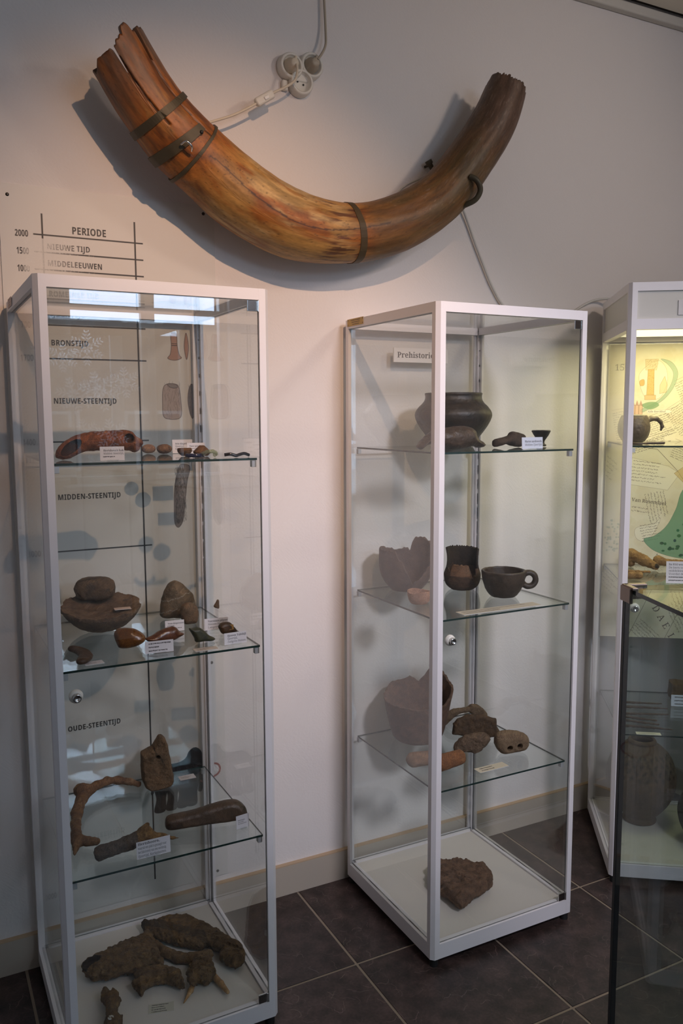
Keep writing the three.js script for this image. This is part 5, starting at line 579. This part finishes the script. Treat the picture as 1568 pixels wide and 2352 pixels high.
// ---------------------------------------------------------------- lit case: map, pots, bones
{
  const W = 0.44, Hh = 1.05, K = 1900, tex = canvasTex(836, 1995, (c, w, h) => {
    const X = (u) => (u - 0.024) * K, Y = (y) => (1.742 - y) * K, r = rng(17);
    c.fillStyle = '#e6dfc8'; c.fillRect(0, 0, w, h); for (let k = 0; k < 900; k++) { c.fillStyle = `rgba(190,165,110,${r() * 0.06})`; c.beginPath(); c.arc(r() * w, r() * h, 8 + r() * 60, 0, 7); c.fill(); }
    const ink = 'rgba(48,34,24,.95)'; c.lineCap = 'round';
    const scrawl = (u, y, len, ang, n, gap, fs = 5) => { c.save(); c.translate(X(u), Y(y)); c.rotate(-ang); c.strokeStyle = ink; c.lineWidth = 1.3; for (let k = 0; k < n; k++) { let x = r() * 8; const e = len * K * (0.7 + 0.3 * r()); while (x < e) { const ww = 8 + r() * 26; c.beginPath(); c.moveTo(x, k * gap); for (let s = 0; s < ww; s += 3) c.lineTo(x + s, k * gap + (r() - 0.5) * fs * 2.2); c.stroke(); x += ww + 5; } } c.restore(); };
    const path = (pts, fill, stroke, lw = 2, close = true) => { c.beginPath(); pts.forEach(([u, y], i) => (i ? c.lineTo(X(u), Y(y)) : c.moveTo(X(u), Y(y)))); if (close) c.closePath(); if (fill) { c.fillStyle = fill; c.fill(); } if (stroke) { c.strokeStyle = stroke; c.lineWidth = lw; c.stroke(); } };
    const soft = (pts, ...a) => path(smoothPts(pts, 60), ...a);
    // fields of handwriting
    for (const [u, y, l, a, n, g] of [[0.245, 1.6, 0.2, 0.45, 12, 15], [0.28, 1.7, 0.16, 0.5, 6, 15], [0.1, 1.455, 0.16, 0.35, 11, 14], [0.22, 1.5, 0.2, 0.6, 14, 14], [0.1, 1.385, 0.16, 0.3, 5, 14], [0.3, 1.44, 0.14, 0.5, 16, 14], [0.04, 1.5, 0.06, 0.2, 14, 15], [0.26, 1.4, 0.16, -0.4, 8, 14]]) { scrawl(u, y, l, a, n, g, 3.4); c.strokeStyle = 'rgba(90,70,50,.6)'; c.lineWidth = 1.4; c.beginPath(); c.moveTo(X(u), Y(y + 0.012)); c.lineTo(X(u + l), Y(y + 0.012 + l * Math.tan(a))); c.stroke(); }
    // moat round the tower
    soft([[0.2, 1.69], [0.235, 1.68], [0.258, 1.645], [0.25, 1.6], [0.22, 1.555], [0.18, 1.525], [0.14, 1.505], [0.138, 1.513], [0.18, 1.535], [0.212, 1.562], [0.238, 1.605], [0.243, 1.642], [0.225, 1.67]], 'rgba(150,178,150,.7)', 'rgba(70,80,60,.6)', 1.5);
    soft([[0.13, 1.64], [0.133, 1.6], [0.15, 1.56], [0.165, 1.55], [0.2, 1.555], [0.215, 1.58], [0.225, 1.62], [0.215, 1.665], [0.19, 1.685]], '#eae3cd', 'rgba(90,70,50,.5)', 1.5);
    soft([[0.14, 1.53], [0.16, 1.54], [0.19, 1.54], [0.2, 1.53], [0.17, 1.515]], 'rgba(125,160,115,.8)');
    path([[0.158, 1.655], [0.179, 1.655], [0.181, 1.56], [0.156, 1.56]], '#d8b676', 'rgba(110,70,30,.7)', 1.5); for (let k = 0; k < 60; k++) { c.fillStyle = 'rgba(140,95,45,.35)'; c.fillRect(X(0.158 + r() * 0.02), Y(1.565 + r() * 0.088), 5, 2); } path([[0.15, 1.565], [0.187, 1.565], [0.187, 1.549], [0.15, 1.549]], '#d9b98a', 'rgba(110,70,30,.6)', 1.5);
    path([[0.148, 1.69], [0.192, 1.69], [0.187, 1.652], [0.15, 1.652]], 'rgba(205,180,130,.5)', 'rgba(110,70,30,.5)', 1.2); for (let k = 0; k < 40; k++) { c.strokeStyle = 'rgba(120,80,40,.5)'; c.lineWidth = 1.2; const u = 0.15 + r() * 0.04, y = 1.655 + r() * 0.033; c.beginPath(); c.moveTo(X(u), Y(y)); c.lineTo(X(u) + 8, Y(y) - 6); c.stroke(); }
    path([[0.2, 1.6], [0.215, 1.63], [0.225, 1.6], [0.222, 1.575], [0.2, 1.57]], 'rgba(222,190,145,.6)', 'rgba(110,70,30,.6)', 1.5); soft([[0.132, 1.615], [0.145, 1.62], [0.146, 1.6], [0.134, 1.598]], 'rgba(200,150,70,.7)', 'rgba(110,70,30,.6)', 1.5);
    for (const u of [0.112, 0.125, 0.138]) { path([[u - 0.006, 1.53], [u + 0.006, 1.53], [u + 0.006, 1.498], [u - 0.006, 1.498]], 'rgba(218,170,140,.7)', 'rgba(100,60,40,.7)', 1.5); path([[u - 0.006, 1.53], [u, 1.548], [u + 0.006, 1.53]], 'rgba(180,130,110,.7)', null); }
    path([[0.16, 1.513], [0.235, 1.513], [0.245, 1.507], [0.235, 1.502], [0.16, 1.502]], '#efeadc', 'rgba(120,100,80,.4)', 1); c.fillStyle = ink; c.font = '17px serif'; c.fillText('Alde Kerckhof', X(0.162), Y(1.5045));
    c.font = '58px serif'; c.fillText('1586', X(0.045), Y(1.652));
    // plots, forest, plot names
    path([[0.09, 1.39], [0.2, 1.375], [0.27, 1.3], [0.29, 1.27]], null, ink, 2, false); path([[0.115, 1.345], [0.24, 1.315], [0.28, 1.29], [0.24, 1.23], [0.105, 1.25]], 'rgba(240,235,218,.7)', 'rgba(90,70,50,.5)', 1.5); scrawl(0.118, 1.335, 0.11, -0.12, 7, 22, 4); c.font = '32px serif'; c.save(); c.translate(X(0.118), Y(1.19)); c.rotate(0.12); c.fillStyle = ink; c.fillText('Van Rosendael', 0, 0); c.restore(); scrawl(0.118, 1.17, 0.07, -0.15, 2, 24); scrawl(0.225, 1.23, 0.1, -1.35, 7, 20, 4); soft([[0.135, 1.09], [0.2, 1.11], [0.22, 1.13], [0.2, 1.08], [0.17, 1.045], [0.14, 1.055]], 'rgba(238,232,214,.8)', 'rgba(90,70,50,.5)', 1.5); scrawl(0.148, 1.1, 0.065, 0.2, 7, 18, 4);
    path([[0.26, 1.29], [0.3, 1.32], [0.3, 1.25]], 'rgba(205,175,105,.6)', 'rgba(110,70,30,.6)', 1.5);
    soft([[0.165, 1.052], [0.2, 1.065], [0.24, 1.1], [0.27, 1.16], [0.3, 1.24], [0.464, 1.25], [0.464, 0.985], [0.3, 0.985], [0.23, 1.0], [0.19, 1.02]], 'rgba(100,150,115,.8)', 'rgba(60,80,60,.5)', 2); for (let k = 0; k < 110; k++) { const u = 0.2 + r() * 0.26, y = 0.99 + r() * 0.14; if (y - 0.99 > (u - 0.18) * 1.1) continue; c.fillStyle = `rgba(${30 + r() * 25},${75 + r() * 30},${50 + r() * 20},.9)`; c.beginPath(); c.ellipse(X(u), Y(y), 9 + r() * 5, 7 + r() * 4, 0, 0, 7); c.fill(); }
    for (let k = 0; k < 40; k++) { c.fillStyle = 'rgba(100,130,110,.5)'; c.beginPath(); c.arc(X(0.03 + r() * 0.06), Y(1.0 + r() * 0.12), 7, 0, 7); c.fill(); } scrawl(0.03, 1.35, 0.06, -0.7, 5, 26); scrawl(0.03, 0.96, 0.1, -0.75, 6, 22); scrawl(0.1, 1.0, 0.08, -0.7, 6, 18); scrawl(0.3, 0.95, 0.14, -1.2, 6, 24); scrawl(0.16, 0.93, 0.1, 0.9, 5, 22);
    path([[0.2, 0.87], [0.12, 0.69]], null, ink, 2, false); path([[0.33, 0.87], [0.25, 0.69]], null, ink, 2, false); scrawl(0.11, 0.85, 0.05, 1.1, 5, 22); scrawl(0.165, 0.76, 0.1, -0.75, 6, 20); scrawl(0.3, 0.84, 0.13, -1.1, 6, 22);
    c.fillStyle = '#3a2a22'; c.font = '62px serif'; for (const [l, u, y] of [['D', 0.214, 0.8], ['A', 0.233, 0.767], ['E', 0.251, 0.737], ['L', 0.272, 0.698]]) { c.save(); c.translate(X(u), Y(y)); c.rotate(1.0); c.fillText(l, -18, 16); c.restore(); }
  });
  const m = std([0.95, 0.95, 0.95], 0.6, { map: tex }), p = tag(mesh('old_map', box(W, Hh, 0.003), [paperMat, paperMat, paperMat, paperMat, m, paperMat]), 'yellowed hand-drawn map with a tower and a green wood, inside the lit case', 'map'); p.position.set(...inC(0.024 + W / 2, 1.742 - Hh / 2, 0.4655)); p.rotation.y = CT;
  const at = (u, v, y) => inC(u, y, v);
  const gp = mottle([0.095, 0.078, 0.058], [0.07, 0.058, 0.045], [0.12, 0.098, 0.07], 25, 55);
  const PP = [[0.037, 0.088], [0.043, 0.072], [0.0465, 0.056], [0.0455, 0.036], [0.036, 0.015], [0.024, 0.004]], pc = new THREE.CatmullRomCurve3(PP.map(([r, y]) => new THREE.Vector3(r, y, 0))).getPoints(18).map((q) => [q.x, q.y]); pc.push([0, 0.004]);
  const hk = [[0.036, 0.07, 0.0095], [0.055, 0.08, 0.008], [0.072, 0.08, 0.007], [0.086, 0.07, 0.006], [0.092, 0.055, 0.005], [0.088, 0.044, 0.0035]];
  find('pitcher', 'dark clay ladle pot with a curved horn-like handle', 'pot', at(0.066, 0.2, y1), CT + 0.15, lift(sdfGeo((x, y, z) => { const r = Math.hypot(x, z); let d = 1e9; for (let i = 0; i < pc.length - 1; i++) { const [ax, ay] = pc[i], [bx, by] = pc[i + 1], ex = bx - ax, ey = by - ay, t = clamp(((r - ax) * ex + (y - ay) * ey) / (ex * ex + ey * ey + 1e-12)); d = Math.min(d, (r - ax - ex * t) ** 2 + (y - ay - ey * t) ** 2); } d = Math.sqrt(d) - 0.0035; for (let i = 0; i < hk.length - 1; i++) d = smin(d, Math.max(capsule(x, y, z, [hk[i][0], hk[i][1], 0], [hk[i + 1][0], hk[i + 1][1], 0], hk[i][2], hk[i + 1][2]), 0.039 - r), 0.004); return d + 0.0008 * fbm(x * 60, y * 60, z * 60, 2); }, [-0.064, -0.006, -0.064], [0.108, 0.1, 0.064], 0.0022, gp), 0.0005), MAT.satin);
  find('spoon', 'flat dark metal spoon lying in front of the pot with the curved handle', 'spoon', at(0.08, 0.09, y1), CT, sdfGeo((x, y, z) => smin(Math.max(Math.hypot(x + 0.02, z * 1.6) - 0.024, Math.abs(y - 0.004) - 0.0028), capsule(x, y, z, [0, 0.005, 0], [0.055, 0.006, 0], 0.004, 0.0045), 0.003), [-0.05, -0.003, -0.022], [0.066, 0.016, 0.022], 0.0016, mottle([0.06, 0.042, 0.03], [0.05, 0.035, 0.024], [0.08, 0.055, 0.04], 50, 3)), MAT.satin);
  const jb = mottle([0.26, 0.175, 0.075], [0.2, 0.125, 0.05], [0.34, 0.25, 0.13], 35, 66);
  const ch = (caps, k, jag, cell, col) => { const all = caps.flatMap(([p, q, r, s]) => [[p, r], [q, s]]), lo = [0, 1, 2].map((i) => Math.min(...all.map(([p, r]) => p[i] - r)) - 0.006), hi = [0, 1, 2].map((i) => Math.max(...all.map(([p, r]) => p[i] + r)) + 0.006); return sdfGeo((x, y, z) => { let d = 1; for (const [p, q, r, s] of caps) d = smin(d, capsule(x, y, z, p, q, r, s), k); return d + jag * fbm(x * 55, y * 55, z * 55, 3); }, lo, hi, cell, col); };
  const bone = (label, u, v, turn, caps, col = jb) => find('old_bone', label, 'bone', at(u, v, y2), turn, ch(caps, 0.008, 0.003, 0.0024, col), MAT.matte, 'bones in the lit case');
  bone('ochre jaw bone with one end coloured dark like a hollow, second shelf of the lit case', 0.15, 0.36, CT, [[[-0.04, 0.045, -0.03], [-0.005, 0.03, 0.0], 0.02, 0.019], [[-0.005, 0.03, 0], [0.03, 0.014, 0.03], 0.018, 0.012], [[-0.045, 0.05, -0.03], [-0.04, 0.015, -0.03], 0.012, 0.014]], (x, y, z) => jb(x, y, z).map((v) => v * (Math.hypot(x - 0.034, y - 0.018, z - 0.041) < 0.0095 ? 0.08 : 1)));  // no cavity here: the shaded end is only dark vertex colour
  bone('long pale ochre bone reaching right behind the text card of the lit case', 0.28, 0.36, CT, [[[-0.085, 0.03, 0], [-0.06, 0.024, 0], 0.018, 0.011], [[-0.06, 0.024, 0], [0.06, 0.02, 0.0], 0.011, 0.011], [[0.06, 0.02, 0], [0.1, 0.02, 0], 0.011, 0.019]]);
  bone('thin splinter of bone lying left of the ochre jaw bone', 0.11, 0.26, CT, [[[-0.03, 0.006, 0], [0.035, 0.006, 0.004], 0.006, 0.004]]);
  bone('small knob of bone at the front left of the lit case shelf', 0.08, 0.16, CT, [[[-0.02, 0.01, 0], [0.01, 0.012, 0.006], 0.0105, 0.012]]);
  { const [x, y, z] = at(0.235, 0.105, y2); card([x, y, z], CT, 0.145, 0.07, ['In 814 wordt Huissen', 'De kern van deze', 'middeleeuwse stad', 'Voordat de stad', 40, 41], 'white text card beginning In 814 wordt Huissen, on the lit case shelf', { fs: 46, pad: 40 }); }
  const rust = mottle([0.075, 0.05, 0.035], [0.055, 0.038, 0.028], [0.1, 0.065, 0.045], 45, 77);
  [[0.0868, 0.3048, 0.2097, 0.3065, 'backmost'], [0.0787, 0.2598, 0.218, 0.2604, 'second from the back'], [0.0663, 0.1906, 0.2073, 0.2004, 'third from the back'], [0.0596, 0.161, 0.1566, 0.1405, 'fourth from the back, shorter'], [0.0544, 0.1323, 0.1559, 0.1054, 'fifth from the back, slanting'], [0.0584, 0.0787, 0.1872, 0.0651, 'foremost']].forEach(([u0, v0, u1, v1, w], i) => { const P = at((u0 + u1) / 2 - 0.01, (v0 + v1) / 2, y3), L = Math.hypot(u1 - u0, v1 - v0) / 2 + 0.012; find('iron_rod', `rusty iron rod on the third shelf of the lit case, ${w}`, 'iron rod', P, CT + Math.atan2(v1 - v0, u1 - u0), sdfGeo((x, y, z) => capsule(x, y, z, [-L, 0.006, 0], [L, 0.005, 0], 0.0048, 0.0026) + 0.0018 * fbm(x * 60 + i * 9, y * 60, z * 60, 3), [-L - 0.012, -0.004, -0.014], [L + 0.012, 0.018, 0.014], 0.0019, rust), MAT.matte, 'iron rods on the third shelf'); });
  { const [x, y, z] = at(0.111, 0.03, y3); flat([x, y, z], CT, 0.075, 0.022, [43], 'flat card in front of the row of iron rods', { bg: '#ddd6c4' }); }
  find('brick_fragment', 'rough brown brick fragment standing at the back of the third shelf', 'brick fragment', at(0.31, 0.39, y3), CT, sdfGeo((x, y, z) => Math.max(Math.abs(x) - 0.052, Math.abs(y - 0.03) - 0.029, Math.abs(z) - 0.028) + 0.003 * fbm(x * 40, y * 40, z * 40, 3), [-0.062, -0.006, -0.038], [0.062, 0.068, 0.038], 0.0026, mottle([0.12, 0.075, 0.035], [0.09, 0.055, 0.028], [0.15, 0.095, 0.045], 40, 88)));
  { const [x, y, z] = at(0.29, 0.3, y3); card([x, y, z], CT, 0.095, 0.04, [44, 45, 46], 'white card in front of the brown brick fragment', { bg: '#d9dcea' }); }
  // jars on the floor of the lit case
  const jar = mottle([0.125, 0.088, 0.058], [0.095, 0.07, 0.05], [0.15, 0.1, 0.06], 16, 91), dab = (x, y, z) => { const a = Math.atan2(x, z), row = Math.round((y - 0.19) / 0.021), k = (a + row * 0.1) / 0.24, f = Math.abs(k - Math.round(k)) * 0.24 * Math.hypot(x, z); return row >= 0 && row <= 3 && Math.hypot(f * 0.9, y - 0.19 - row * 0.021 - 0.004 * Math.sin(k * 9)) < 0.0062 ? 0.38 : 1; };
  const JP = [[0.044, 0.296], [0.048, 0.291], [0.046, 0.282], [0.066, 0.27], [0.098, 0.238], [0.114, 0.195], [0.118, 0.155], [0.113, 0.115], [0.097, 0.078], [0.074, 0.045], [0.056, 0.025], [0.053, 0.014], [0.058, 0.004]];
  find('jar', 'large brown storage jar with dark dabs round its shoulder', 'jar', at(0.158, 0.33, yb), CT, lift(potGeo(JP.map(([r, y]) => [r - 0.0035, y]), 0.004, null, (x, y, z) => jar(x, y, z).map((v) => v * (Math.hypot(x, z) > 0.04 ? dab(x, y, z) : 1)), 0.0036), 0.0005), MAT.matte, 'jars in the lit case');
  find('jar', 'dark round-bellied jar partly outside the picture, right of the storage jar', 'jar', at(0.352, 0.17, yb), CT, lift(potGeo([[0.05, 0.22], [0.045, 0.205], [0.07, 0.185], [0.095, 0.145], [0.1, 0.11], [0.09, 0.065], [0.065, 0.025], [0.05, 0.004]], 0.004, null, mottle([0.05, 0.045, 0.04], [0.07, 0.06, 0.05], [0.04, 0.035, 0.03], 20, 93), 0.0036), 0.0005), MAT.satin, 'jars in the lit case');
}
// ---------------------------------------------------------------- frameless glass case in the foreground
{
  const t = thing('glass_case', 'frameless glass case with dark metal corner clamps, close by at the right', 'display case', [0.0605, 0, 1.4255], -0.361), W = 0.5, D = 0.5, top = 1.2545, b = 0.3, e = 0.006;
  const add = (nm, w, h, x, y, z, ry = 0, rx = 0) => { const [g, m] = pane(w, h, e, darkGlass, glassEdge); g.rotateX(rx).rotateY(ry).translate(x, y, z); return mesh(nm, g, m, t); };
  const hh = top - b - e; // local x runs along the far side, local z towards the visitor
  add('side_pane', D, hh, e / 2, b + hh / 2, D / 2, Math.PI / 2); add('side_pane', D, hh, W - e / 2, b + hh / 2, D / 2, Math.PI / 2); add('back_pane', W - 2 * e, hh, W / 2, b + hh / 2, e / 2); add('front_pane', W - 2 * e, hh, W / 2, b + hh / 2, D - e / 2); add('top_pane', W, D, W / 2, top - e / 2, D / 2, 0, Math.PI / 2);
  mesh('plinth', rbox(W, b, D, 0.006, W / 2, b / 2, D / 2), std([0.3, 0.28, 0.26], 0.6), t);
  const cl = std([0.2, 0.15, 0.12], 0.3, { metalness: 0.8 });
  for (const [x, z] of [[0, 0], [W, 0], [0, D], [W, D]]) { const sx = x ? -1 : 1, sz = z ? -1 : 1; mesh('corner_clamp', mergeGeometries([rbox(0.005, 0.022, 0.031, 0.0012, x - sx * 0.002, top - 0.009, z + sz * 0.0145), rbox(0.031, 0.022, 0.005, 0.0012, x + sx * 0.0145, top - 0.009, z - sz * 0.002), rbox(0.034, 0.004, 0.009, 0.0012, x + sx * 0.016, top + 0.0015, z + sz * 0.002), rbox(0.009, 0.004, 0.034, 0.0012, x + sx * 0.002, top + 0.0015, z + sz * 0.016)]), cl, t); }
  mesh('edge_strip', box(0.0078, hh, 0.0078, 0.0034, b + hh / 2, 0.0034), std([0.004, 0.005, 0.006], 0.5), t);
}
renderer.render(scene, camera);
